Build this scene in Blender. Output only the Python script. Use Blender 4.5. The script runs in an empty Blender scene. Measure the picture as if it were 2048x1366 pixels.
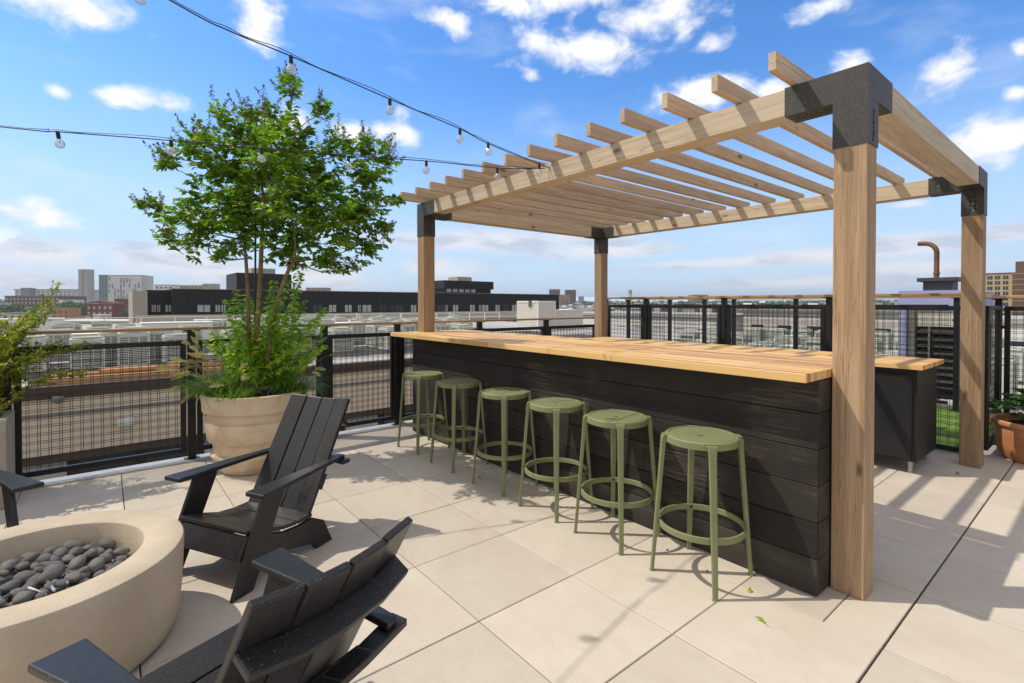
import bpy, bmesh, math, random
from math import sin, cos, pi, radians, atan2, asin, sqrt, hypot
from mathutils import Vector, Matrix, Quaternion, noise as mnoise
random.seed(7)
SC = bpy.context.scene
COL = SC.collection

# ------------------------------------------------------------------ camera
F, CY, H = 1000.92, 618.97, 1.4          # focal length and principal row in photo pixels (2048 wide), eye height
YAW, PITCH = 0.887586, -0.0120613
cam_d = bpy.data.cameras.new('camera'); cam = bpy.data.objects.new('camera', cam_d); COL.objects.link(cam)
cam.location = (0, 0, H); cam.rotation_euler = (pi/2 + PITCH, 0, YAW)
cam_d.sensor_width = 36; cam_d.lens = F/2048*36; cam_d.shift_y = -(683-CY)/2048
cam_d.clip_start = 0.05; cam_d.clip_end = 9000
SC.camera = cam
FW = Vector((-sin(YAW)*cos(PITCH), cos(YAW)*cos(PITCH), sin(PITCH)))
RT = Vector((cos(YAW), sin(YAW), 0)); UP = RT.cross(FW)
def ray(x, y): return RT*((x-1024)/F) + UP*(-(y-CY)/F) + FW
def at(x, y, X=None, Y=None, Z=None, D=None):
    """measured photo point -> real position on a known plane (or at a known depth)"""
    r = ray(x, y); o = Vector((0, 0, H))
    if X is not None: t = X/r.x
    elif Y is not None: t = Y/r.y
    elif Z is not None: t = (Z-H)/r.z
    else: t = D
    return o + r*t

# ------------------------------------------------------------------ world, sun, exposure
SUN = Vector((-0.50, -0.515, 1.0)).normalized()
SC.view_settings.view_transform = 'Standard'; SC.view_settings.look = 'None'
SC.view_settings.exposure = 0.38; SC.view_settings.gamma = 1.0
SC.render.engine = 'CYCLES'
SC.cycles.max_bounces = 6; SC.cycles.transparent_max_bounces = 12
W = bpy.data.worlds.new('World'); SC.world = W; W.use_nodes = True
SKY_STRENGTH = 0.145
def build_world():
    nt = W.node_tree; N = nt.nodes; L = nt.links; N.clear()
    def nd(t, **k):
        n = N.new(t)
        for a, b in k.items(): setattr(n, a, b)
        return n
    def math_(op, a, b=None, c=None, clamp=False):
        n = nd('ShaderNodeMath', operation=op, use_clamp=clamp)
        for i, v in enumerate((a, b, c)):
            if v is None: continue
            if isinstance(v, (int, float)): n.inputs[i].default_value = v
            else: L.new(v, n.inputs[i])
        return n.outputs[0]
    sky = nd('ShaderNodeTexSky', sky_type='NISHITA')
    sky.sun_disc = False; sky.sun_elevation = asin(SUN.z); sky.sun_rotation = atan2(SUN.x, SUN.y)
    sky.altitude = 50; sky.air_density = 1.0; sky.dust_density = 0.6; sky.ozone_density = 2.5
    hs = nd('ShaderNodeHueSaturation'); hs.inputs['Saturation'].default_value = 1.22; hs.inputs['Value'].default_value = 1.0
    L.new(sky.outputs[0], hs.inputs['Color'])
    tc = nd('ShaderNodeTexCoord'); sep = nd('ShaderNodeSeparateXYZ'); L.new(tc.outputs['Generated'], sep.inputs[0])
    # azimuth (relative to the view of the terrace) and elevation of the direction looked at
    fx, fy = -sin(YAW), cos(YAW); rx, ry = cos(YAW), sin(YAW)
    u = math_('ADD', math_('MULTIPLY', sep.outputs[0], rx), math_('MULTIPLY', sep.outputs[1], ry))
    v = math_('ADD', math_('MULTIPLY', sep.outputs[0], fx), math_('MULTIPLY', sep.outputs[1], fy))
    az = math_('ARCTAN2', u, v); el = math_('ARCSINE', sep.outputs[2])
    comb = nd('ShaderNodeCombineXYZ'); L.new(az, comb.inputs[0]); L.new(el, comb.inputs[1])
    def ae(x, y):
        r = ray(x, y).normalized(); return atan2(r.dot(RT), r.dot(Vector((fx, fy, 0)))), asin(r.z)
    puffs = [(150,20,110,55),(60,0,90,35),(505,30,70,65),(250,195,85,28),(335,208,50,24),(115,181,34,17),(795,264,55,36),
        (690,260,55,22),(590,245,60,45),(1180,100,160,48),(1075,80,50,36),(1130,0,260,34),(1300,30,130,50),(1640,15,75,34),
        (1900,150,78,56),(1960,280,110,62),(1400,195,110,48),(1700,128,50,30),(1545,182,50,28),(1430,88,40,26),
        (2040,100,30,24),(2035,185,36,20),(70,425,95,30),(-80,470,160,50),(2150,250,120,60),(1060,150,30,20),(900,40,60,36)]
    bands = [(90,508,190,34),(340,522,170,34),(960,482,230,26),(1210,502,150,22),(880,536,90,26),(1640,512,210,22),
        (1800,492,170,30),(1830,535,190,20),(1450,524,230,13),(1600,565,240,14),(2010,466,110,18),(1820,408,44,9),(640,555,120,26),
        (1180,470,120,16),(-150,540,200,40),(2250,520,220,40),(60,560,120,20),(450,548,130,22),(1990,560,150,20)]
    def field(lst):
        cur = None
        for (x, y, sx, sy) in lst:
            a, e = ae(x, y); a1, _ = ae(x+sx, y); _, e1 = ae(x, y-sy)
            n1 = nd('ShaderNodeVectorMath', operation='SUBTRACT'); L.new(comb.outputs[0], n1.inputs[0]); n1.inputs[1].default_value = (a, e, 0)
            n2 = nd('ShaderNodeVectorMath', operation='MULTIPLY'); L.new(n1.outputs[0], n2.inputs[0]); n2.inputs[1].default_value = (1/abs(a1-a), 1/abs(e1-e), 0)
            n3 = nd('ShaderNodeVectorMath', operation='LENGTH'); L.new(n2.outputs[0], n3.inputs[0])
            cur = n3.outputs['Value'] if cur is None else math_('SMOOTH_MIN', cur, n3.outputs['Value'], 0.25)
        return cur
    def fbm(scale, sy, off, detail=7, rough=0.58):
        mp = nd('ShaderNodeMapping'); L.new(comb.outputs[0], mp.inputs[0]); mp.inputs['Scale'].default_value = (1, sy, 1); mp.inputs['Location'].default_value = off
        t = nd('ShaderNodeTexNoise'); t.inputs['Scale'].default_value = scale; t.inputs['Detail'].default_value = detail; t.inputs['Roughness'].default_value = rough
        t.inputs['Distortion'].default_value = 0.25
        L.new(mp.outputs[0], t.inputs['Vector']); return t.outputs[0]
    n1 = fbm(13, 1.5, (3.1, 1.7, 0)); n1b = fbm(13, 1.5, (3.118, 1.735, 0)); n2 = fbm(8, 4.0, (9.3, 4.2, 2)); n3 = fbm(3.5, 3, (1.3, 7.7, 5), 5, .6)
    f1 = field(puffs); f2 = field(bands)
    def smooth(v, a, b):
        m = nd('ShaderNodeMapRange', interpolation_type='SMOOTHSTEP'); L.new(v, m.inputs[0]); m.inputs[1].default_value = a; m.inputs[2].default_value = b
        return m.outputs[0]
    d1 = math_('ADD', math_('SUBTRACT', 1.0, f1), math_('MULTIPLY', math_('SUBTRACT', n1, .5), 3.0))
    d2 = math_('ADD', math_('SUBTRACT', 1.0, f2), math_('MULTIPLY', math_('SUBTRACT', n2, .5), 3.0))
    m1 = smooth(d1, -.15, .95); m2 = math_('MULTIPLY', smooth(d2, -.35, .7), .95)
    wisps = math_('MULTIPLY', smooth(n3, .52, .78), .28)
    mask = math_('MAXIMUM', math_('MAXIMUM', m1, m2), wisps)
    # towards the horizon the sky pales
    low = smooth(el, .43, .0)
    relief = math_('MULTIPLY', math_('SUBTRACT', n1, n1b), 2.6)
    shade = math_('ADD', math_('ADD', .86, relief), math_('MULTIPLY', m1, .12), clamp=True)
    cc = nd('ShaderNodeMix', data_type='RGBA'); cc.inputs[6].default_value = (3.5, 3.95, 5.1, 1); cc.inputs[7].default_value = (5.7, 5.75, 5.85, 1); L.new(shade, cc.inputs[0])
    cb = nd('ShaderNodeMix', data_type='RGBA'); cb.inputs[6].default_value = (4.9, 4.9, 5.2, 1); cb.inputs[7].default_value = (3.15, 3.55, 4.4, 1)
    L.new(smooth(n2, .42, .66), cb.inputs[0])
    isband = math_('GREATER_THAN', m2, m1)
    cmix = nd('ShaderNodeMix', data_type='RGBA'); L.new(isband, cmix.inputs[0]); L.new(cc.outputs[2], cmix.inputs[6]); L.new(cb.outputs[2], cmix.inputs[7])
    tint = nd('ShaderNodeMix', data_type='RGBA'); L.new(math_('MULTIPLY', low, .92), tint.inputs[0]); hm = nd('ShaderNodeMix', data_type='RGBA', blend_type='MULTIPLY'); hm.inputs[0].default_value = 1; L.new(hs.outputs[0], hm.inputs[6]); hm.inputs[7].default_value = (.78, 1.0, 1.2, 1)
    L.new(hm.outputs[2], tint.inputs[6]); tint.inputs[7].default_value = (3.2, 4.15, 5.3, 1)
    fin = nd('ShaderNodeMix', data_type='RGBA'); L.new(mask, fin.inputs[0]); L.new(tint.outputs[2], fin.inputs[6]); L.new(cmix.outputs[2], fin.inputs[7])
    # broken bright cloud added to the unseen sky overhead and behind, as fill light
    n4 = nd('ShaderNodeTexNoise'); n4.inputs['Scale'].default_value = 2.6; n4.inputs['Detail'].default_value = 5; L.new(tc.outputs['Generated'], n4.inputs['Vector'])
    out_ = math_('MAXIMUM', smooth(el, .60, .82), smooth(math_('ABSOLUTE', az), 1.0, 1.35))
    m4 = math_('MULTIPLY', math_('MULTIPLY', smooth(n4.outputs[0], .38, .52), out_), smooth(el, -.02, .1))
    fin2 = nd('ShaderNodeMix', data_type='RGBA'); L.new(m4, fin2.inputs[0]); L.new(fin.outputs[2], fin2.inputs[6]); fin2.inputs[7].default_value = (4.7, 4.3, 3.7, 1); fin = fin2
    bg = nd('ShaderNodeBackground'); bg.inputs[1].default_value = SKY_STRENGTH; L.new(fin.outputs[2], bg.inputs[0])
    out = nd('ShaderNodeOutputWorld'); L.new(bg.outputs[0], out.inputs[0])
build_world()
sd = bpy.data.lights.new('sun', 'SUN'); sd.energy = 2.7; sd.angle = radians(0.53); sd.color = (1.0, 0.93, 0.80)
sun = bpy.data.objects.new('sun', sd); COL.objects.link(sun); sun.rotation_euler = (-SUN).to_track_quat('-Z', 'Y').to_euler(); sun.location = (-6, -6, 12)

# ------------------------------------------------------------------ materials
MATS = {}
class Mat:
    def __init__(s, name, rough=.6, spec=.4, metal=0.0, color=(.5,.5,.5)):
        s.m = bpy.data.materials.new(name); s.m.use_nodes = True; s.nt = s.m.node_tree; s.N = s.nt.nodes; s.L = s.nt.links
        s.b = s.N['Principled BSDF']; s.b.inputs['Roughness'].default_value = rough; s.b.inputs['Specular IOR Level'].default_value = spec
        s.b.inputs['Metallic'].default_value = metal; s.b.inputs['Base Color'].default_value = (*color, 1); MATS[name] = s.m
        s._v = None
    def nd(s, t, **k):
        n = s.N.new(t)
        for a, b in k.items(): setattr(n, a, b)
        return n
    def vec(s, scale=(1,1,1), rnd=True):
        tc = s.nd('ShaderNodeTexCoord'); v = tc.outputs['Object']
        if rnd:
            oi = s.nd('ShaderNodeObjectInfo'); mu = s.nd('ShaderNodeVectorMath', operation='SCALE'); mu.inputs[0].default_value = (17.3, 31.7, 23.1)
            s.L.new(oi.outputs['Random'], mu.inputs['Scale']); ad = s.nd('ShaderNodeVectorMath', operation='ADD'); s.L.new(v, ad.inputs[0]); s.L.new(mu.outputs[0], ad.inputs[1]); v = ad.outputs[0]
        mp = s.nd('ShaderNodeMapping'); mp.inputs['Scale'].default_value = scale; s.L.new(v, mp.inputs[0]); return mp.outputs[0]
    def noise(s, scale, sc3=(1,1,1), detail=4, rough=.55, dist=0, rnd=True):
        t = s.nd('ShaderNodeTexNoise'); t.inputs['Scale'].default_value = scale; t.inputs['Detail'].default_value = detail; t.inputs['Roughness'].default_value = rough; t.inputs['Distortion'].default_value = dist
        s.L.new(s.vec(sc3, rnd), t.inputs['Vector']); return t.outputs[0]
    def ramp(s, fac, stops):
        r = s.nd('ShaderNodeValToRGB'); e = r.color_ramp.elements
        while len(e) > 1: e.remove(e[-1])
        for i, (p, c) in enumerate(stops):
            x = e[0] if i == 0 else e.new(p); x.position = p; x.color = (*c, 1) if len(c) == 3 else c
        s.L.new(fac, r.inputs[0]); return r.outputs[0]
    def mix(s, fac, a, b, mode='MIX'):
        n = s.nd('ShaderNodeMix', data_type='RGBA', blend_type=mode)
        for i, v in ((0, fac), (6, a), (7, b)):
            if isinstance(v, (int, float)): n.inputs[i].default_value = v
            elif isinstance(v, tuple): n.inputs[i].default_value = (*v, 1)
            else: s.L.new(v, n.inputs[i])
        return n.outputs[2]
    def math(s, op, a, b=0.0):
        n = s.nd('ShaderNodeMath', operation=op)
        for i, v in enumerate((a, b)):
            if isinstance(v, (int, float)): n.inputs[i].default_value = v
            else: s.L.new(v, n.inputs[i])
        return n.outputs[0]
    def island(s): return s.nd('ShaderNodeNewGeometry').outputs['Random Per Island']
    def col(s, c): s.L.new(c, s.b.inputs['Base Color'])
    def rgh(s, c): s.L.new(c, s.b.inputs['Roughness'])
    def bump(s, h, strength=.3, dist=.01):
        b = s.nd('ShaderNodeBump'); b.inputs['Strength'].default_value = strength; b.inputs['Distance'].default_value = dist; s.L.new(h, b.inputs['Height']); s.L.new(b.outputs[0], s.b.inputs['Normal'])

def speckle(name, c1, c2, scale=6, rough=.7, spec=.3, fine=None, bump=0, bs=60, metal=0):
    m = Mat(name, rough, spec, metal); n = m.noise(scale, detail=6); c = m.ramp(n, [(.3, c1), (.7, c2)])
    if fine:
        f = m.noise(fine[0], detail=2); c = m.mix(m.ramp(f, [(fine[1], (0,0,0)), (fine[1]+.06, (1,1,1))]), c, fine[2])
    m.col(c)
    if bump: m.bump(m.noise(bs, detail=5), bump, .004)
    return m.m
def wood(name, axis, dark, mid, light, rough=.65, grain=16, knots=True, grey=None):
    m = Mat(name, rough, .25)
    lo = [1.0]*3; lo[axis] = .045; fi = [1.0]*3; fi[axis] = .02
    a = m.noise(grain, tuple(lo), 5, .6, .9); b = m.noise(grain*9, tuple(fi), 3, .6)
    c = m.ramp(a, [(.28, dark), (.5, mid), (.72, light)])
    md = [1.0]*3; md[axis] = .028; e = m.noise(grain*3.2, tuple(md), 4, .65, .4)
    c = m.mix(m.ramp(e, [(.42,(0,0,0)), (.66,(.75,.75,.75))]), c, tuple(x*.60 for x in mid))
    ck = [1.0]*3; ck[axis] = .035; q = m.noise(grain*1.6, tuple(ck), 3, .5, .3)
    c = m.mix(m.ramp(q, [(.485,(0,0,0)), (.497,(.8,.8,.8)), (.503,(.8,.8,.8)), (.515,(0,0,0))]), c, tuple(x*.42 for x in mid))
    c = m.mix(m.math('MULTIPLY', b, .6), c, tuple(x*.58 for x in mid))
    oi = m.nd('ShaderNodeObjectInfo'); hv = m.nd('ShaderNodeHueSaturation'); m.L.new(c, hv.inputs['Color'])
    m.L.new(m.math('ADD', m.math('MULTIPLY', oi.outputs['Random'], .26), .86), hv.inputs['Value']); c = hv.outputs[0]
    if grey:
        g = m.noise(2.2, tuple(.4 if i == axis else 1 for i in range(3)), 4); c = m.mix(m.ramp(g, [(.45, (0,0,0)), (.75, (.6,.6,.6))]), c, grey)
    if knots:
        k = m.nd('ShaderNodeTexVoronoi'); k.inputs['Scale'].default_value = 5.5; ks = [1.0]*3; ks[axis] = .42; m.L.new(m.vec(tuple(ks)), k.inputs['Vector'])
        c = m.mix(m.ramp(k.outputs['Distance'], [(.0, (1,1,1)), (.06, (.85,.85,.85)), (.12, (0,0,0))]), c, tuple(x*.33 for x in dark))
    m.col(c); m.bump(b, .25, .003); return m.m
CED = ((.50,.32,.20), (.68,.50,.345), (.78,.62,.46))
BEAM = ((.62,.45,.29), (.80,.655,.49), (.86,.74,.58))
POST = ((.31,.18,.095), (.46,.305,.185), (.58,.42,.27))
M_ced = [wood('cedar_'+'xyz'[i], i, *CED, grain=24, grey=(.40,.32,.25)) for i in range(3)]
M_beam = [wood('beam_cedar_'+'xyz'[i], i, *BEAM, grain=20, grey=(.60,.50,.39)) for i in range(3)]
M_post = wood('post_cedar', 2, *POST, grain=22, grey=(.33,.245,.17))
M_rail = [wood('rail_cedar_'+'xyz'[i], i, (.33,.19,.10), (.47,.30,.17), (.57,.40,.25)) for i in range(3)]
def butcher():
    m = Mat('butcher_block', .5, .3)
    br = m.nd('ShaderNodeTexBrick'); m.L.new(m.vec((1,1,1), False), br.inputs['Vector'])
    for k, v in (('Scale',1),('Mortar Size',.0008),('Mortar Smooth',0),('Bias',0),('Brick Width',.62),('Row Height',.038)): br.inputs[k].default_value = v
    br.offset = .37; br.inputs['Color1'].default_value = (0,0,0,1); br.inputs['Color2'].default_value = (1,1,1,1); br.inputs['Mortar'].default_value = (.3,.3,.3,1)
    c = m.ramp(br.outputs['Color'], [(0,(.33,.14,.06)), (.18,(.56,.31,.12)), (.5,(.72,.45,.165)), (1,(.82,.58,.26))])
    g = m.noise(26, (.05,1,1), 5, .6, .5, False); c = m.mix(m.math('MULTIPLY', g, .36), c, (.52,.28,.105)); m.col(c)
    w = m.noise(1.6, (1,1,1), 4, .6, 0, False); m.rgh(m.ramp(w, [(.3,(.42,)*3), (.7,(.68,)*3)])); return m.m
M_block = butcher()
def charred():
    m = Mat('black_stained_plank', .72, .25)
    a = m.noise(9, (.07,1,1), 6, .62, .8); b = m.noise(120, (.03,1,1), 3, .6)
    wv = m.noise(2.3, (.5,1,1), 5, .6)
    c = m.ramp(a, [(.3,(.024,.0205,.0185)), (.6,(.036,.031,.0275)), (.8,(.058,.050,.045))])
    worn = m.math('MULTIPLY', m.ramp(wv, [(.54,(0,0,0)), (.68,(1,1,1))]), m.ramp(b, [(.42,(0,0,0)), (.62,(1,1,1))]))
    c = m.mix(m.math('MULTIPLY', worn, .5), c, (.21,.175,.145))
    hv = m.nd('ShaderNodeHueSaturation'); m.L.new(c, hv.inputs['Color']); m.L.new(m.math('ADD', m.math('MULTIPLY', m.island(), .7), .7), hv.inputs['Value']); m.col(hv.outputs[0])
    m.bump(b, .3, .003); return m.m
M_char = charred()
def paver():
    m = Mat('porcelain_paver', .62, .3)
    n = m.noise(1.7, (1,1,1), 6, .62, .6, False); v = m.noise(9, (.6,1.2,1), 7, .7, .8, False); f = m.noise(140, (1,1,1), 2, .6, 0, False)
    c = m.ramp(n, [(.3,(.535,.47,.39)), (.7,(.605,.54,.455))])
    c = m.mix(m.ramp(v, [(.45,(0,0,0)), (.75,(.5,.5,.5))]), c, (.48,.405,.32))
    c = m.mix(m.ramp(f, [(.62,(0,0,0)), (.72,(.35,.35,.35))]), c, (.36,.30,.24))
    st = m.noise(.9, (1,1,1), 5, .7, .4, False); c = m.mix(m.ramp(st, [(.60,(0,0,0)), (.78,(.4,.4,.4))]), c, (.46,.36,.245))
    sp = m.nd('ShaderNodeTexVoronoi'); sp.inputs['Scale'].default_value = 16; m.L.new(m.vec((1,1,1), False), sp.inputs['Vector'])
    c = m.mix(m.ramp(sp.outputs['Distance'], [(0,(.7,.7,.7)), (.04,(.45,.45,.45)), (.06,(0,0,0))]), c, (.30,.23,.165))
    hv = m.nd('ShaderNodeHueSaturation'); m.L.new(c, hv.inputs['Color']); m.L.new(m.math('ADD', m.math('MULTIPLY', m.island(), .17), .915), hv.inputs['Value']); m.col(hv.outputs[0])
    m.bump(f, .12, .002); return m.m
M_paver = paver()
M_joint = speckle('dark_joint_base', (.05,.042,.035), (.08,.065,.05))  # dark sub-base colour that shows in the gaps between pavers
M_black = speckle('black_powdercoat', (.010,.010,.011), (.014,.014,.015), 30, .42, .4)
M_brkt = speckle('textured_grey_steel', (.036,.035,.034), (.052,.050,.048), 80, .55, .4, (260,.57,(.16,.145,.125)), .15, 400)
M_hole = speckle('dark_hole', (.004,.004,.004), (.006,.006,.006))
M_bolt = speckle('zinc_bolt', (.5,.5,.5), (.6,.6,.6), 20, .3, .5, metal=1)
M_hdpe = speckle('black_recycled_plastic', (.0145,.0140,.0145), (.020,.0195,.0195), 12, .38, .45, (250,.635,(.125,.12,.113)), .08, 260)
def olive():
    m = Mat('olive_plastic', .5, .35); n = m.noise(5, (1,1,1), 5, .6); c = m.ramp(n, [(.3,(.185,.205,.098)), (.7,(.225,.245,.122))])
    s = m.noise(3.5, (1,1,1), 7, .7, 1); c = m.mix(m.ramp(s, [(.62,(0,0,0)), (.74,(.3,.3,.3))]), c, (.12,.12,.055)); m.col(c); m.rgh(m.ramp(n, [(.3,(.45,)*3), (.7,(.6,)*3)])); return m.m
M_olive = olive()
M_conc = speckle('cast_concrete', (.475,.395,.295), (.575,.49,.38), 5, .85, .2, (150,.64,(.41,.335,.25)), .8, 110)
M_stone = speckle('lava_stone', (.15,.145,.14), (.25,.243,.236), 9, .85, .2, (60,.62,(.05,.048,.047)), .8, 55)
M_stone2 = speckle('pale_lava_stone', (.18,.173,.163), (.29,.28,.262), 9, .85, .2, (60,.64,(.09,.086,.08)), .8, 55)
M_steel = speckle('brushed_steel', (.45,.45,.46), (.6,.6,.61), 20, .3, .5, metal=1)
def travertine():
    m = Mat('aged_plaster_pot', .85, .2); n = m.noise(5, (1,1,1), 7, .65, .5); c = m.ramp(n, [(.28,(.50,.37,.245)), (.5,(.64,.51,.37)), (.75,(.72,.61,.47))])
    f = m.noise(60, (1,1,1), 4, .7); c = m.mix(m.ramp(f, [(.55,(0,0,0)), (.75,(.5,.5,.5))]), c, (.50,.38,.26)); m.col(c); m.bump(f, .3, .004); return m.m
M_pot = travertine()
def terracotta():
    m = Mat('terracotta', .75, .25); n = m.noise(3.5, (1,1,1.6), 7, .65, .6); c = m.ramp(n, [(.3,(.42,.155,.065)), (.55,(.55,.245,.115)), (.78,(.62,.36,.22))]); m.col(c); m.bump(m.noise(50), .2, .004); return m.m
M_terra = terracotta()
M_gplant = speckle('pale_cast_stone', (.36,.32,.25), (.47,.43,.35), 5, .9, .2, (90,.6,(.27,.24,.19)), .6, 70)
M_soil = speckle('dark_soil', (.02,.014,.009), (.045,.032,.02), 30, .95, .1, None, 1, 60)
M_bark = speckle('smooth_tan_bark', (.17,.10,.055), (.33,.22,.13), 14, .8, .2, None, .4, 40)
M_stake = speckle('green_stake', (.01,.05,.025), (.014,.065,.03), 30, .5)
def leafmat(name, cs, trans=.42, rough=.42):
    m = Mat(name, rough, .45); r = m.island(); c = m.ramp(r, [(i/(len(cs)-1), x) for i, x in enumerate(cs)]); m.col(c)
    t = m.nd('ShaderNodeBsdfTranslucent'); m.L.new(m.mix(1.0, c, (1.5,1.7,.55), 'MULTIPLY'), t.inputs[0])
    mx = m.nd('ShaderNodeMixShader'); mx.inputs[0].default_value = trans; m.L.new(m.b.outputs[0], mx.inputs[1]); m.L.new(t.outputs[0], mx.inputs[2])
    m.L.new(mx.outputs[0], m.N['Material Output'].inputs[0]); return m.m
M_leaf = leafmat('crape_leaf', [(.065,.145,.016), (.095,.205,.02), (.135,.255,.026), (.19,.31,.032), (.29,.38,.04)], .48)
M_shoot = leafmat('young_leaf', [(.13,.26,.022), (.19,.34,.03), (.27,.42,.038), (.40,.50,.05)], .5)
M_yleaf = leafmat('golden_abelia_leaf', [(.10,.17,.02), (.18,.25,.028), (.30,.33,.035), (.42,.36,.045), (.12,.19,.022)], .4)
M_grass = leafmat('grass_blade', [(.07,.15,.02), (.11,.21,.03), (.18,.27,.055)], .35)
M_plume = leafmat('grass_plume', [(.38,.33,.17), (.48,.42,.24), (.56,.50,.33)], .3, .8)
M_pan = leafmat('seed_panicle', [(.14,.055,.04), (.21,.10,.07), (.10,.09,.035)], .15, .7)
M_dleaf = leafmat('glossy_dark_leaf', [(.03,.09,.02), (.05,.135,.026), (.08,.19,.034), (.14,.25,.045)], .35, .35)
M_dry = leafmat('dry_leaf', [(.12,.13,.03), (.20,.17,.04), (.16,.09,.03)], .2, .7)
M_glass = None
def bulbglass():
    m = Mat('bulb_glass', .05, .5); tr = m.nd('ShaderNodeBsdfTransparent'); tr.inputs[0].default_value = (.94,.95,.95,1); gl = m.nd('ShaderNodeBsdfGlossy'); gl.inputs['Roughness'].default_value = .05
    fr = m.nd('ShaderNodeLayerWeight'); fr.inputs[0].default_value = .45; mx = m.nd('ShaderNodeMixShader'); m.L.new(fr.outputs['Facing'], mx.inputs[0]); m.L.new(tr.outputs[0], mx.inputs[1]); m.L.new(gl.outputs[0], mx.inputs[2])
    df = m.nd('ShaderNodeBsdfDiffuse'); df.inputs[0].default_value = (.85,.86,.86,1); m2 = m.nd('ShaderNodeMixShader'); m2.inputs[0].default_value = .22; m.L.new(mx.outputs[0], m2.inputs[1]); m.L.new(df.outputs[0], m2.inputs[2]); m.L.new(m2.outputs[0], m.N['Material Output'].inputs[0]); return m.m
M_glass = bulbglass()
M_fil = speckle('filament_support', (.65,.62,.55), (.75,.7,.62))
M_turf = speckle('turf', (.10,.18,.03), (.17,.27,.055), 8, .9, .1, (70,.55,(.04,.08,.015)), 1, 90)
M_curb = speckle('galvanised_edging', (.36,.355,.345), (.46,.455,.44), 10, .45, .4)
M_cab = speckle('black_laminate', (.016,.016,.017), (.021,.021,.022), 8, .45, .4)
M_alum = speckle('aluminium_foot', (.42,.38,.32), (.52,.48,.42), 20, .4, .5, metal=.6)
def plain(name, c, var=.12, scale=1.5, rough=.75, spec=.25, bump=0):
    return speckle(name, tuple(x*(1-var) for x in c), tuple(min(1, x*(1+var)) for x in c), scale, rough, spec, None, bump, 8)
M_beige = plain('tan_stucco', (.70,.575,.455), .06, .4)
M_brown = plain('brown_parapet', (.085,.062,.05))
M_roof = plain('grey_membrane', (.40,.385,.365), .16, .25)
M_white = plain('white_paint', (.74,.73,.70), .05)
M_offw = plain('off_white_siding', (.60,.565,.52), .06)
M_blackw = plain('black_metal_siding', (.022,.022,.024), .15, .3, .5)
M_pod = plain('beige_panel', (.43,.385,.33), .08, .2)
M_acg = plain('condenser_casing', (.52,.545,.48), .1, 2)
M_acd = plain('condenser_louvre', (.10,.108,.095), .15, 4)
M_lou = plain('dark_louvre', (.05,.044,.04), .2, 3)
M_lav = plain('lavender_sheathing', (.36,.38,.66), .06, .8)
M_rust = speckle('rusty_pipe', (.10,.045,.022), (.30,.13,.05), 9, .8, .3, (50,.55,(.16,.13,.11)), .5, 60)
M_wing = plain('window_glass_dark', (.035,.045,.055), .2, 2, .12, .6)
M_wint = plain('blind_in_window', (.45,.45,.43), .15, 2, .3, .5)
M_red = plain('red_brick', (.20,.075,.055), .16, .6)
M_brickb = plain('brown_brick', (.16,.085,.065), .15, .5)
M_tan = plain('tan_brick', (.50,.38,.20), .08, .4)
M_bluegl = plain('blue_grey_facade', (.13,.17,.20), .12, .3, .4)
M_twr = plain('tower_concrete', (.40,.37,.33), .08, .1)
M_green = leafmat('tree_foliage', [(.025,.06,.016), (.04,.09,.02), (.055,.115,.026), (.08,.14,.03)], .2, .6)
M_trunk = plain('grey_brown_trunk', (.12,.085,.06), .2, 3)
M_land = speckle('city_land', (.16,.15,.13), (.10,.13,.07), .03, .95, .1)
M_lumber = [wood('stacked_lumber', 1, (.36,.19,.09), (.52,.31,.17), (.62,.42,.26), knots=False)]
M_orange = plain('orange_board', (.55,.27,.12), .1)
M_slate = plain('grey_roof', (.22,.215,.21), .15, .5)
M_pink = plain('pink_brick', (.40,.25,.20), .12, .5)

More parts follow.
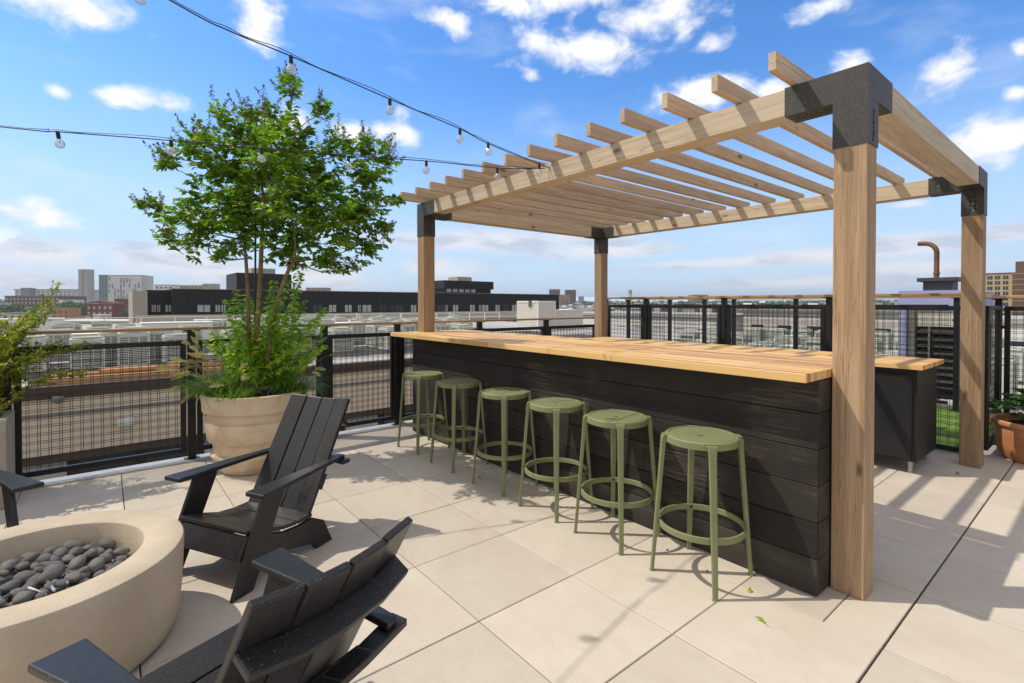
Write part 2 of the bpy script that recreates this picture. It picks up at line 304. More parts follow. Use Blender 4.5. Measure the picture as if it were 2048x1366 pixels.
# ------------------------------------------------------------------ mesh builder
class MB:
    def __init__(s): s.v = []; s.f = []; s.mi = []; s.sm = []
    def add(s, vs, fs, mi=0, smooth=False):
        o = len(s.v); s.v += [tuple(p) for p in vs]
        for f in fs: s.f.append(tuple(i+o for i in f)); s.mi.append(mi); s.sm.append(smooth)
        return s
    def box(s, x0, x1, y0, y1, z0, z1, mi=0):
        vs = [(x0,y0,z0),(x1,y0,z0),(x1,y1,z0),(x0,y1,z0),(x0,y0,z1),(x1,y0,z1),(x1,y1,z1),(x0,y1,z1)]
        return s.add(vs, [(0,3,2,1),(4,5,6,7),(0,1,5,4),(1,2,6,5),(2,3,7,6),(3,0,4,7)], mi)
    def obox(s, c, ax, ay, az, hx, hy, hz, mi=0):
        vs = [c + ax*(hx*i) + ay*(hy*j) + az*(hz*k) for k in (-1,1) for i, j in ((-1,-1),(1,-1),(1,1),(-1,1))]
        return s.add(vs, [(0,3,2,1),(4,5,6,7),(0,1,5,4),(1,2,6,5),(2,3,7,6),(3,0,4,7)], mi)
    def prism(s, poly, axis, a, b, mi=0):
        """poly in the two other axes (order x,y,z without `axis`), extruded from a to b"""
        def P(p, t): q = list(p); q.insert(axis, t); return tuple(q)
        n = len(poly); vs = [P(p, a) for p in poly] + [P(p, b) for p in poly]
        fs = [tuple(range(n))[::-1], tuple(range(n, 2*n))] + [(i, (i+1) % n, n+(i+1) % n, n+i) for i in range(n)]
        return s.add(vs, fs, mi)
    def tube(s, pts, r, n=6, mi=0, cap=True, smooth=True):
        pts = [Vector(p) for p in pts]; k = len(pts); rs = r if isinstance(r, (list, tuple)) else [r]*k
        vs = []; fs = []; up = Vector((0.13, .31, .94))
        for i, p in enumerate(pts):
            d = (pts[min(i+1, k-1)] - pts[max(i-1, 0)]).normalized()
            if abs(d.dot(up)) > .96: up = Vector((.9, .3, .1))
            a = d.cross(up).normalized(); b = d.cross(a)
            vs += [p + (a*cos(2*pi*j/n) + b*sin(2*pi*j/n))*rs[i] for j in range(n)]
        for i in range(k-1):
            for j in range(n): fs.append((i*n+j, i*n+(j+1) % n, (i+1)*n+(j+1) % n, (i+1)*n+j))
        if cap: fs += [tuple(range(n))[::-1], tuple(range((k-1)*n, k*n))]
        return s.add(vs, fs, mi, smooth)
    def lathe(s, prof, n=32, c=(0,0,0), mi=0, smooth=True, close=False):
        vs = []; fs = []; k = len(prof)
        for (r, z) in prof: vs += [(c[0]+r*cos(2*pi*j/n), c[1]+r*sin(2*pi*j/n), c[2]+z) for j in range(n)]
        for i in range(k-1 if not close else k):
            i2 = (i+1) % k
            for j in range(n): fs.append((i*n+j, i*n+(j+1) % n, i2*n+(j+1) % n, i2*n+j))
        return s.add(vs, fs, mi, smooth)
    def leaf(s, p, d, nrm, ln, wd, mi=0, fold=.25):
        d = d.normalized(); sd = d.cross(nrm)
        if sd.length < 1e-4: sd = d.cross(Vector((.3,.5,.8)))
        sd.normalize(); up = sd.cross(d)
        a = p; m1 = p + d*ln*.45 + sd*wd*.5 + up*wd*fold; m2 = p + d*ln*.45 - sd*wd*.5 + up*wd*fold; t = p + d*ln - up*ln*.12; mm = p + d*ln*.5
        return s.add([a, m1, t, m2, mm], [(0,1,4), (1,2,4), (2,3,4), (3,0,4)], mi, True)
    def build(s, name, mats, parent=None, bevel=0, seg=1, loc=None):
        me = bpy.data.meshes.new(name); me.from_pydata(s.v, [], s.f); mats = mats if isinstance(mats, (list, tuple)) else [mats]
        for m in mats: me.materials.append(m)
        me.polygons.foreach_set('material_index', s.mi); me.polygons.foreach_set('use_smooth', s.sm); me.update()
        if any(s.sm) and len(s.f) < 12000: me.set_sharp_from_angle(angle=radians(38))
        o = bpy.data.objects.new(name, me); COL.objects.link(o)
        if parent: o.parent = parent
        if loc: o.location = loc
        if bevel:
            b = o.modifiers.new('bevel', 'BEVEL'); b.width = bevel; b.segments = seg; b.limit_method = 'ANGLE'; b.angle_limit = radians(40)
        return o
def tag(o, label=None, cat=None, group=None, kind=None):
    if label: o['label'] = label
    if cat: o['category'] = cat
    if group: o['group'] = group
    if kind: o['kind'] = kind
    return o
def thing(name, label, cat, loc=(0,0,0), rz=0, group=None):
    o = bpy.data.objects.new(name, None); COL.objects.link(o); o.empty_display_size = .1; o.location = loc; o.rotation_euler = (0,0,rz)
    return tag(o, label, cat, group)
def kids(o): return [c for c in COL.objects if c.parent == o]
def dup(root, loc, rz=None, label=None, group=None, scale=None):
    r = root.copy(); COL.objects.link(r); r.location = loc
    if rz is not None: r.rotation_euler = (0,0,rz)
    if scale: r.scale = scale
    if label: r['label'] = label
    if group: r['group'] = group
    for ch in kids(root):
        c = ch.copy(); COL.objects.link(c); c.parent = r
        for g in kids(ch):
            d = g.copy(); COL.objects.link(d); d.parent = c
    return r
def V(*a): return Vector(a)
def rv(s=1.0): return Vector((random.gauss(0,1), random.gauss(0,1), random.gauss(0,1)))*s

# ================================================================== TERRACE (setting)
def tiles():
    mb = MB(); T = 0.5875; g = .0026; x0 = -0.6145; y0 = 1.8575
    for i in range(-8, 6):
        for j in range(-9, 9):
            ax, bx = x0+i*T, x0+(i+1)*T; ay, by = y0+j*T, y0+(j+1)*T
            if bx < -5.2 or ay > 6.9: continue
            ax = max(ax, -5.19); by = min(by, 7.0)
            gl = .0045 if i == 0 else g
            cuts = [(ax, bx)]
            if j == 1 and i == -1: cuts = [(ax, -.832), (-.832, bx)]
            for (p, q) in cuts:
                dz = random.uniform(-.0008, .0008)
                e = .0022; X0, X1, Y0, Y1 = p+(gl if p == ax else g), q-(g if not (i == -1 and q == bx) else .0045), ay+g, by-g
                vs = [(X0,Y0,-.012),(X1,Y0,-.012),(X1,Y1,-.012),(X0,Y1,-.012),(X0,Y0,dz-e),(X1,Y0,dz-e),(X1,Y1,dz-e),(X0,Y1,dz-e),(X0+e,Y0+e,dz),(X1-e,Y0+e,dz),(X1-e,Y1-e,dz),(X0+e,Y1-e,dz)]
                mb.add(vs, [(0,1,5,4),(1,2,6,5),(2,3,7,6),(3,0,4,7),(4,5,9,8),(5,6,10,9),(6,7,11,10),(7,4,8,11),(8,9,10,11)])
    return mb
tag(tiles().build('terrace_floor', M_paver), kind='structure')
mb = MB(); mb.box(-5.42, 3.0, -4.0, 8.8, -.30, -.012); tag(mb.build('terrace_base', M_joint), kind='structure')
mb = MB(); mb.box(-5.2, 3.0, 7.02, 8.75, -.012, .0); mb.box(-5.2, -.86, 6.18, 7.02, -.010, .004); tag(mb.build('turf', M_turf), kind='structure')
mb = MB(); mb.box(-5.228, -5.192, -4, 6.1, -.012, .016); mb.box(-5.40, -5.229, -4, 6.1, -.012, .006)
tag(mb.build('roof_edge_trim', M_curb, bevel=.004), 'grey metal edge trim running along the foot of the left fence', 'edge trim')

# ================================================================== FENCES
def wires(mb, x0, x1, z0, z1, P, pitch=.0615, gap=.0155, r=.0023):
    """woven double wires; P(u, w, v) maps along / across / up to the world"""
    def wire(a, b):
        a = Vector(a); b = Vector(b); d = (b-a).normalized(); s = d.cross(Vector((.31,.52,.79))).normalized(); t = d.cross(s)
        vs = [q + s*(r*cos(k*pi/2)) + t*(r*sin(k*pi/2)) for q in (a, b) for k in range(4)]
        mb.add(vs, [(0,1,5,4),(1,2,6,5),(2,3,7,6),(3,0,4,7)])
    n = max(1, round((x1-x0)/pitch)); p = (x1-x0)/n
    for i in range(n):
        c = x0+(i+.5)*p
        for s in (-gap/2, gap/2): wire(P(c+s, .002, z0), P(c+s, .002, z1))
    n = max(1, round((z1-z0)/pitch)); p = (z1-z0)/n
    for i in range(n):
        c = z0+(i+.5)*p
        for s in (-gap/2, gap/2): wire(P(x0, -.002, c+s), P(x1, -.002, c+s))
def fence(name, label, P, base, posts, ztop, zpan, cap, capmat, capw=.10, pw=.06, zb=.07, fr=.042, skip=(), frames=True):
    """posts: positions along the run; every gap between two posts holds one framed mesh panel"""
    t = thing(name, label, 'fence', base); L = (-base[0], -base[1], -base[2])
    def bx(mb, u0, u1, w0, w1, z0, z1):
        a, b = P(u0, w0, z0), P(u1, w1, z1)
        mb.box(min(a[0],b[0]), max(a[0],b[0]), min(a[1],b[1]), max(a[1],b[1]), z0, z1)
    for u in posts:
        if u in skip: continue
        mb = MB(); bx(mb, u-pw/2, u+pw/2, -pw/2, pw/2, 0, ztop); bx(mb, u-pw/2-.03, u+pw/2+.03, -.05, .05, ztop, ztop+.006); bx(mb, u-.06, u+.06, -.06, .06, .0, .008)
        mb.build('fence_post', M_black, t, bevel=.003, loc=L)
    for a, b in zip(posts, posts[1:]):
        a += pw/2+.012; b -= pw/2+.012
        mb = MB(); wires(mb, a+fr, b-fr, zb+fr, zpan-fr, P); pn = mb.build('wire_mesh', M_black, t, loc=L)
        mb = MB()
        if frames: bx(mb, a, a+fr, -.02, .02, zb, zpan); bx(mb, b-fr, b, -.02, .02, zb, zpan)
        bx(mb, a+fr, b-fr, -.02, .02, zpan-fr, zpan); bx(mb, a+fr, b-fr, -.02, .02, zb, zb+fr)
        bx(mb, a-.02, a-.001, -.012, .012, zpan-.22, zpan-.19); bx(mb, b+.001, b+.02, -.012, .012, zpan-.22, zpan-.19)
        mb.build('panel_frame', M_black, pn, bevel=.002)
    n = max(1, round((posts[-1]-posts[0])/2.4)); p0 = posts[0]-.06; step = (posts[-1]+.06-p0)/n
    for i in range(n):
        mb = MB(); bx(mb, p0+i*step+.001, p0+(i+1)*step-.001, -capw/2, capw/2, ztop+.007, cap); mb.build('cap_rail', capmat, t, bevel=.003, loc=L)
    return t
XF = -5.30
fence('mesh_fence', 'black wire mesh fence with slim wooden cap rail along the left terrace edge', lambda u, w, z: (XF-w, u, z), (XF, .6, 0),
      [-2.94, -1.76, -.58, .60, 1.78, 2.61, 3.77, 4.95, 6.05], 1.157, 1.07, 1.188, M_rail[1])
YB = 6.146
fence('mesh_fence', 'taller black wire mesh fence standing behind the wooden back counter', lambda u, w, z: (u, YB+w, z), (-3, YB, 0),
      [-5.20, -4.44, -3.25, -2.05, -.872], 1.462, 1.378, 1.497, M_rail[0], .11, zb=.02)
fence('mesh_fence', 'short black mesh fence return between the far right post and the terracotta pot', lambda u, w, z: (-.80+w, u, z), (-.80, 6.5, 0),
      [6.13, 6.87], 1.44, 1.378, 1.475, M_rail[1], .10, .05, skip=(6.13,))
fence('mesh_fence', 'black mesh fence panel behind the terracotta pot at right edge', lambda u, w, z: (u, 6.87+w, z), (.2, 6.87, 0),
      [-.80, .5, 1.7], 1.442, 1.372, 1.477, M_rail[0], .10, skip=(-.80,))
YF = 8.60
fence('mesh_fence', 'farther black mesh fence beyond the strip of green turf', lambda u, w, z: (u, YF+w, z), (-3, YF, 0),
      [-6.66, -5.66, -4.93, -4.37, -3.35, -1.395], 1.468, 1.385, 1.505, M_rail[0], .11, frames=False)

# ================================================================== PERGOLA
def pergola():
    B = (-.838, 2.826, 0); L = (-B[0], -B[1], 0)
    t = thing('pergola', 'cedar pergola with black corner brackets and slatted open roof over the bar', 'pergola', B)
    X0, X1, Y0, Y1 = -5.08, -.768, 2.756, 5.88; w = .14; ZB, ZT = 2.375, 2.515
    def part(mb, n, m, bev=.004, parent=t, loc=L, seg=2): return mb.build(n, m, parent, bevel=bev, seg=seg, loc=loc)
    for x in (X0, X1-w):
        for y in (Y0, Y1-w):
            mb = MB(); mb.box(x, x+w, y, y+w, .001, 2.20); part(mb, 'post', M_post, .005)
    for y in (Y0, Y1-w): mb = MB(); mb.box(X0+.30, X1-.30, y, y+w, ZB, ZT); part(mb, 'beam', M_beam[0])
    for x in (X0, X1-w): mb = MB(); mb.box(x, x+w, Y0+.30, Y1-.30, ZB, ZT); part(mb, 'beam', M_beam[1])
    for i in range(14):
        x = -1.107 - .2995*i; o = random.uniform(-.012, .012)
        mb = MB(); mb.box(x, x+.037, 2.512+o, 6.02+o, ZT+.006, ZT+.095); part(mb, 'rafter', M_ced[1], .003)
    th = .004; arm = .222
    for sx, xc in ((1, X0), (-1, X1-w)):
        for sy, yc in ((1, Y0), (-1, Y1-w)):
            mb = MB(); e = th
            # sleeve round the post
            xa, xb, ya, yb = xc-e, xc+w+e, yc-e, yc+w+e
            mb.box(xa, xb, ya, yb, 2.15, ZT+e)
            # sleeves round the two beams
            if sx > 0: mb.box(xb, xb+arm, ya, yb, ZB-e, ZT+e)
            else: mb.box(xa-arm, xa, ya, yb, ZB-e, ZT+e)
            if sy > 0: mb.box(xa, xb, yb, yb+arm, ZB-e, ZT+e)
            else: mb.box(xa, xb, ya-arm, ya, ZB-e, ZT+e)
            br = part(mb, 'corner_bracket', M_brkt, 0)
            # screw holes in pairs, under the arms and on the inner faces
            hb = MB(); sc = MB()
            def disc(m_, c, n_, r_=.0075):
                n_ = Vector(n_); a = n_.orthogonal().normalized(); b = n_.cross(a); c = Vector(c)
                m_.add([c + (a*cos(k*pi/4)+b*sin(k*pi/4))*r_ for k in range(8)] + [c + n_*.0012 + (a*cos(k*pi/4)+b*sin(k*pi/4))*r_*.8 for k in range(8)], [tuple(range(8,16))]+[(k,(k+1)%8,8+(k+1)%8,8+k) for k in range(8)])
            for k in range(4):
                q = .045+k*.042
                for s in (-.016, .016):
                    xx = (xb+q) if sx > 0 else (xa-q); disc(hb, (xx+s*.3, yc+w/2+s, ZB-e-.0002), (0,0,-1))
                    yy = (yb+q) if sy > 0 else (ya-q); disc(hb, (xc+w/2+s, yy+s*.3, ZB-e-.0002), (0,0,-1))
                    zz = 2.20+k*.036
                    xi = (xb+.0002) if sx > 0 else (xa-.0002); disc(hb, (xi, yc+w/2+s, zz), (sx,0,0))
                    yi = (yb+.0002) if sy > 0 else (ya-.0002); disc(hb, (xc+w/2+s, yi, zz), (0,sy,0))
                    yo = yc+w+e+.0002 if sy > 0 else yc-e-.0002
                    disc(sc if (sy > 0) else hb, ((xb+q) if sx > 0 else (xa-q), yo, 2.445+s), (0,sy,0), .006)
            if sy < 0:
                for s in (-.03, .02): disc(sc, (xc+w/2+.005, ya-.0003, 2.215+s+.01), (0,-1,0), .006)
                disc(sc, ((xa-.15) if sx < 0 else (xb+.15), ya-.0003, 2.44), (0,-1,0), .006); disc(sc, ((xa-.05) if sx < 0 else (xb+.05), ya-.0003, 2.455), (0,-1,0), .006)
            hb.build('screw_hole', M_hole, br); sc.build('screw_head', M_bolt, br)
            if sx < 0 and sy > 0:
                fc = bpy.data.curves.new('bracket_lettering', 'FONT'); fc.body = 'TOJAGRID'; fc.size = .030; fc.extrude = .0006; fc.space_character = 1.12
                fo = bpy.data.objects.new('tmp_text', fc); COL.objects.link(fo); bpy.context.view_layer.update()
                me = bpy.data.meshes.new_from_object(fo.evaluated_get(bpy.context.evaluated_depsgraph_get())); bpy.data.objects.remove(fo)
                me.materials.clear(); me.materials.append(M_hole)
                o = bpy.data.objects.new('bracket_lettering', me); COL.objects.link(o); o.parent = br
                # runs upwards on the outer side face of the bracket
                o.matrix_local = Matrix(((0,0,1,xb+.0008),(0,-1,0,0),(1,0,0,0),(0,0,0,1))) if False else Matrix(((0,0,1,xb+.0008),(0,-1,0,yc+.072),(1,0,0,2.166),(0,0,0,1))) @ Matrix.Diagonal((1,1,1,1))
                o.matrix_local = Matrix(((0,0,1,xb+.0008),(-1,0,0,0),(0,-1,0,0),(0,0,0,1))) if False else Matrix.Translation((xb+.0008, yc+.080, 2.166)) @ Matrix(((0,0,1,0),(0,-1,0,0),(1,0,0,0),(0,0,0,1)))
    return t
pergola()

# ================================================================== STRING LIGHTS
def string_lights(label, pts, bulbs, hook, twin):
    base = Vector(hook); t = thing('string_lights', label, 'string lights', base); L = -base
    pts = [Vector(p) for p in pts]
    def bez(ps, n=10):   # smooth curve through the measured points
        out = []
        for i in range(len(ps)-1):
            p0, p1, p2, p3 = ps[max(i-1,0)], ps[i], ps[i+1], ps[min(i+2, len(ps)-1)]
            for k in range(n):
                s = k/n; out.append(.5*((2*p1)+(p2-p0)*s+(2*p0-5*p1+4*p2-p3)*s*s+(3*p1-p0-3*p2+p3)*s**3))
        return out+[ps[-1]]
    c = bez(pts); mb = MB(); mb.tube(c, .0034, 6); mb.build('light_cable', M_black, t, loc=L)
    c2 = [p + Vector((0,0,.004+twin*abs(sin(i*.29)))) + Vector((.008*sin(i*.7), 0, 0)) for i, p in enumerate(c)]
    mb = MB(); mb.tube(c2, .0022, 5); mb.build('support_wire', M_black, t, loc=L)
    for f, tilt in bulbs:
        i = min(int(f*(len(c)-1)), len(c)-2); s = f*(len(c)-1)-i; p = c[i].lerp(c[i+1], s) - base
        mb = MB(); r = .0245
        mb.lathe([(.009,-.040),(.012,-.045),(.019,-.051),(.0242,-.060),(r,-.069),(.0243,-.078),(.0195,-.087),(.011,-.0935),(.0005,-.095)], 16)
        b = mb.build('bulb', M_glass, t, loc=p); b.rotation_euler = (tilt*.6, tilt, 0)
        mb = MB(); mb.lathe([(.0005,.005),(.008,.004),(.0105,-.002),(.0105,-.034),(.009,-.041),(.0005,-.0415)], 14); mb.build('bulb_socket', M_black, b)
        mb = MB(); mb.tube([(0,0,-.05),(0,0,-.068)], .0035, 6); mb.tube([(-.004,0,-.066),(-.0045,0,-.084),(0,0,-.086),(.0045,0,-.084),(.004,0,-.066)], .0009, 4); mb.build('filament', M_fil, b)
    return t
HOOK = (-2.92, 2.735, 2.481)
S1 = [(-2.765,-.75,3.10), (-2.790,.243,2.794), (-2.803,.489,2.742), (-2.818,.778,2.715), (-2.848,1.358,2.646), (-2.875,1.884,2.587), (-2.889,2.143,2.54), HOOK]
S2 = [(-4.95,-2.4,2.50), (-4.132,-.463,2.424), (-4.036,-.21,2.424), (-3.840,.308,2.431), (-3.647,.818,2.431), (-3.453,1.333,2.432), (-3.26,1.842,2.447), (-3.067,2.352,2.442), (-2.945,2.735,2.478)]
string_lights('string of clear bulbs on black cable sweeping down from top of photo to pergola beam', S1, [(1/7*.86, 0), (3/7, .06), (4/7, 0), (5/7, .05), (5.97/7, -.25), (6.80/7, -.1)], HOOK, .010)
string_lights('nearly level string of clear bulbs crossing in front of the tree crown to the pergola', S2, [(.6/8, 0), (2.0/8, .22), (3.05/8, .1), (4/8, 0), (5/8, .03), (6/8, 0), (7/8, .05)], S2[-1], .012)
mb = MB(); mb.tube([(-2.92,2.756,2.485),(-2.92,2.735,2.485),(-2.92,2.728,2.492),(-2.92,2.735,2.500),(-2.92,2.742,2.495)], .003, 6); mb.lathe([(.012,0),(.012,.003),(.001,.003)], 10, (-2.92,2.7525,2.485))
tag(mb.build('screw_hook', M_bolt), 'small metal hook on pergola beam where both light strings end', 'hook')

# ================================================================== BAR, BACK COUNTER, STOOLS
def bar():
    B = (-2.93, 2.9, 0); L = (-B[0], -B[1], 0)
    t = thing('bar_counter', 'long black plank bar with butcher block top under the pergola', 'bar', B)
    x0, x1, y0 = -4.935, -.914, 2.61
    mb = MB()
    zs = [.006+.1745*i for i in range(6)]+[1.036]
    for i, (a, b) in enumerate(zip(zs, zs[1:])):
        cuts = {0:[-3.3,-1.75], 1:[-2.6], 2:[-3.75,-1.9], 3:[-2.35], 4:[-3.2], 5:[-2.2]}[i]
        xs = [x0]+cuts+[x1]
        for p, q in zip(xs, xs[1:]):
            j = random.uniform(0, .002); mb.box(p+.0008, q-.0008, y0+j, y0+.022, a+.0019, b-.0019)
    mb.build('front_cladding', M_char, t, bevel=.0025, loc=L)
    for n, (xa, xb) in (('end_cladding', (x1-.021, x1-.001)), ('end_cladding', (x0+.001, x0+.021))):
        mb = MB()
        for a, b in zip(zs, zs[1:]): mb.box(xa, xb, y0+.0235, 2.845, a+.0018, b-.0018)
        mb.build(n, M_char, t, bevel=.0025, loc=L)
    mb = MB(); mb.box(x0+.03, x1-.03, y0+.03, 3.25, .004, 1.035); mb.build('cabinet_body', M_cab, t, loc=L)
    for a, b in ((-5.155, -3.847), (-3.845, -2.035), (-2.033, -.912)):
        mb = MB(); mb.box(a, b, 2.455, 3.42, 1.0385, 1.080); mb.build('counter_top', M_block, t, bevel=.003, seg=2, loc=L)
    return t
bar()
def back_counter():
    B = (-2.96, 5.45, 0); L = (-B[0], -B[1], 0)
    t = thing('back_counter', 'lower black cabinet counter with butcher block top behind the bar', 'counter', B)
    for a, b in ((-4.90, -3.0), (-2.998, -1.02)):
        mb = MB(); mb.box(a, b, 5.045, 5.79, .865, .904); mb.build('counter_top', M_block, t, bevel=.003, seg=2, loc=L)
    xs = [-4.86, -3.92, -2.98, -2.02, -1.062]
    for a, b in zip(xs, xs[1:]):
        mb = MB(); mb.box(a+.002, b-.002, 5.10, 5.76, .105, .863); cb = mb.build('cabinet', M_cab, t, bevel=.002, loc=L)
        mb = MB(); mb.box(a+.035, b-.035, 5.083, 5.0995, .125, .815); mb.build('cabinet_door', M_cab, cb, bevel=.002)
        for x in (a+.06, b-.06):
            for y in (5.17, 5.70):
                mb = MB(); mb.lathe([(.024,.104),(.024,.09),(.019,.088),(.016,.012),(.022,.010),(.022,.001),(.001,.001)], 14, (x,y,0)); mb.build('cabinet_foot', M_alum, cb)
    return t
back_counter()
def stool():
    t = thing('bar_stool', '', 'bar stool', (0,0,0), 0, 'olive bar stools along the bar'); R0 = .178
    mb = MB()
    mb.lathe([(.0125,.690),(.0125,.7150),(.016,.7163),(.035,.7168),(.07,.7173),(.10,.7180),(.13,.7190),(.157,.7205),(.1585,.7185),(.1635,.7185),(.1655,.7222),(.176,.7222),(.1825,.717),(.1835,.700),(.1830,.686),(.178,.684),(.172,.690),(.168,.704),(.05,.700),(.0125,.690)], 48)
    mb.build('seat', M_olive, t)
    for sx in (-1, 1):
        for sy in (-1, 1):
            d = Vector((sx, sy, 0)).normalized(); n = Vector((-d.y, d.x, 0)); mb = MB()
            def ring(z, r, hr, hn): return [d*(r+hr*i) + n*(hn*j) + Vector((0,0,z)) for i, j in ((-1,-1),(1,-1),(1,1),(-1,1))]
            st = [(.0, .2495, .0085, .0125), (.25, .2285, .010, .0150), (.60, .2005, .011, .0172), (.675, .1945, .0122, .0182), (.697, .188, .017, .0215), (.712, .183, .018, .0265), (.7205, .179, .0125, .025)]
            vs = []; fs = [(0,1,2,3)]
            for s_ in st: vs += ring(*s_)
            for i in range(len(st)-1):
                for j in range(4): fs.append((i*4+j, i*4+(j+1)%4, i*4+4+(j+1)%4, i*4+4+j))
            k = (len(st)-1)*4; fs.append((k+3,k+2,k+1,k)); mb.add(vs, [f[::-1] for f in fs]); mb.build('leg', M_olive, t, bevel=.0045, seg=2)
    mb = MB(); mb.lathe([(.204,.244),(.2165,.244),(.2165,.276),(.204,.276)], 48, close=True); rg = mb.build('foot_ring', M_olive, t, bevel=.003, seg=2)
    mb = MB(); mb.lathe([(.0005,0),(.007,0),(.007,.0012),(.0005,.0012)], 14); lg = mb.build('ring_emblem', M_hole, rg, loc=(-.1437,.1437,.262)); lg.rotation_euler = (radians(90), 0, radians(45))
    return t
ST = [(-1.387, 'olive green bar stool nearest the big front wooden post'), (-1.940, 'olive green bar stool second from the front wooden post'),
      (-2.470, 'olive green bar stool third from the front wooden post'), (-3.037, 'olive green bar stool fourth from the front post with leaf shadow on its seat'),
      (-3.680, 'olive green bar stool second from the left fence, mostly in tree shade'), (-4.316, 'olive green bar stool nearest the left fence at the far bar end')]
s0 = stool(); s0.location = (ST[0][0], 2.397, 0); s0['label'] = ST[0][1]; bpy.context.view_layer.update()
for x, lb in ST[1:]: dup(s0, (x, 2.398+random.uniform(-.004,.004), 0), radians(random.uniform(-5,5)), lb)

# ================================================================== LOUNGE CHAIRS
def lounge_chair(label, loc, ang):
    t = thing('adirondack_chair', label, 'chair', loc, ang, 'black slatted lounge chairs round the fire pit')
    M = M_hdpe; bv = dict(bevel=.0035, seg=2)
    for s in (-1, 1):
        mb = MB(); a, b = (.245*s, .265*s); mb.prism([(0,.001),(.120,.001),(.326,.4625),(.186,.4625)], 1, min(a,b), max(a,b)); mb.build('front_leg', M, t, **bv)
        mb = MB(); a, b = (.221*s, .2445*s)
        mb.prism([(.052,.164),(.526,.042),(.556,.001),(.682,.001),(.616,.143),(.530,.190),(.430,.186),(.330,.195),(.225,.226),(.118,.266),(.104,.266)], 1, min(a,b), max(a,b)); mb.build('side_rail', M, t, **bv)
        y = lambda q: s*q
        pl = [(.098,.235),(.098,.358),(.30,.330),(.765,.268),(.772,.222),(.60,.235)]
        mb = MB(); mb.prism([(p, y(q)) for p, q in (pl if s > 0 else pl[::-1])][::-1], 2, .463, .486); mb.build('armrest', M, t, bevel=.006, seg=3)
    mb = MB(); mb.prism([(.050,.166),(.104,.266),(.120,.258),(.068,.160)], 1, -.2205, .2205); mb.build('front_apron', M, t, **bv)
    prof = [(.098,.282),(.215,.252),(.318,.217),(.420,.2045),(.528,.206)]
    for (xa, za), (xb, zb) in zip(prof, prof[1:]):
        d = Vector((xb-xa, 0, zb-za)); ln = d.length-.006; d.normalize(); up = Vector((-d.z, 0, d.x)); up = up if up.z > 0 else -up
        c = Vector((xa, 0, za)) + d*(ln/2+.003) - up*.010 + Vector((0,0,.012))
        mb = MB(); mb.obox(c, d, Vector((0,1,0)), up, ln/2, .2425, .0095); mb.build('seat_slat', M, t, **bv)
    # reclined back: four long slats set on a shallow curve, two curved braces behind
    p0 = Vector((.522, 0, .178)); p1 = Vector((.872, 0, .792)); ax = (p1-p0).normalized(); ln = (p1-p0).length
    nb = Vector((ax.z, 0, -ax.x))        # points to the rear
    for i, (y, rot) in enumerate(((-.178, -9), (-.0598, -3), (.0598, 3), (.178, 9))):
        q = Quaternion(ax, radians(rot)); sd = q @ Vector((0,1,0)); nn = q @ nb; off = -.017 if abs(rot) > 5 else 0
        c = p0 + ax*(ln/2) + Vector((0, y, 0)) + nb*off
        mb = MB(); mb.obox(c, sd, nn, ax, .0568, .0105, ln/2); mb.build('back_slat', M, t, bevel=.004, seg=2)
    def brace(f, depth, hgt, ext, name):
        mb = MB(); c = p0 + ax*(ln*f); ys = [-.232-ext, -.119, 0, .119, .232+ext]; of = [-.032, -.006, .0, -.006, -.032]; vs = []
        for y, o in zip(ys, of):
            b0 = c + Vector((0,y,0)) + nb*(.0125+o)
            vs += [b0 - ax*hgt, b0 + nb*depth - ax*hgt, b0 + nb*depth + ax*hgt, b0 + ax*hgt]
        fs = [(0,1,2,3)] + [(i*4+j, i*4+4+j, i*4+4+(j+1)%4, i*4+(j+1)%4) for i in range(4) for j in range(4)] + [(19,18,17,16)]
        mb.add(vs, fs); return mb.build(name, M, t, **bv)
    brace(.80, .062, .0115, .0, 'back_brace')
    # arm-level crossbar (flat board) with raised ribs
    mb = MB(); mb.prism([(.712,-.300),(.775,-.300),(.800,-.12),(.808,0),(.800,.12),(.775,.300),(.712,.300),(.742,.12),(.748,0),(.742,-.12)], 2, .4405, .4625); cbm = mb.build('arm_crossbar', M, t, **bv)
    for y in (-.19,-.065,.065,.19):
        mb = MB(); mb.box(.752,.792, y-.008, y+.008, .463, .470); mb.build('crossbar_rib', M, cbm, bevel=.002) if abs(y) > 1 else None
    mb = MB(); mb.obox(p0 + ax*(ln*.30) + nb*.022, Vector((0,1,0)), nb, ax, .215, .0105, .045); mb.build('back_rail', M, t, **bv)
    return t
def chair_frame(G0, d, Wd=.265):
    d = Vector((d[0], d[1], 0)).normalized(); n = Vector((-d.y, d.x, 0)); return Vector(G0) + n*Wd, atan2(d.y, d.x)
lo, an = chair_frame((-2.619, .449, 0), (-.4787, .878)); lounge_chair('black slatted lounge chair in front of the ribbed planter, facing the fire pit', lo, an)
lounge_chair('closest black lounge chair, seen from behind at the bottom of the photo', Vector((-1.966, .141, 0)), atan2(.348, .937))
lo, an = chair_frame((-3.371, -.302, 0), (-.949, -.316)); lounge_chair('black lounge chair cut off at left edge, only its armrest and leg showing', lo, an)

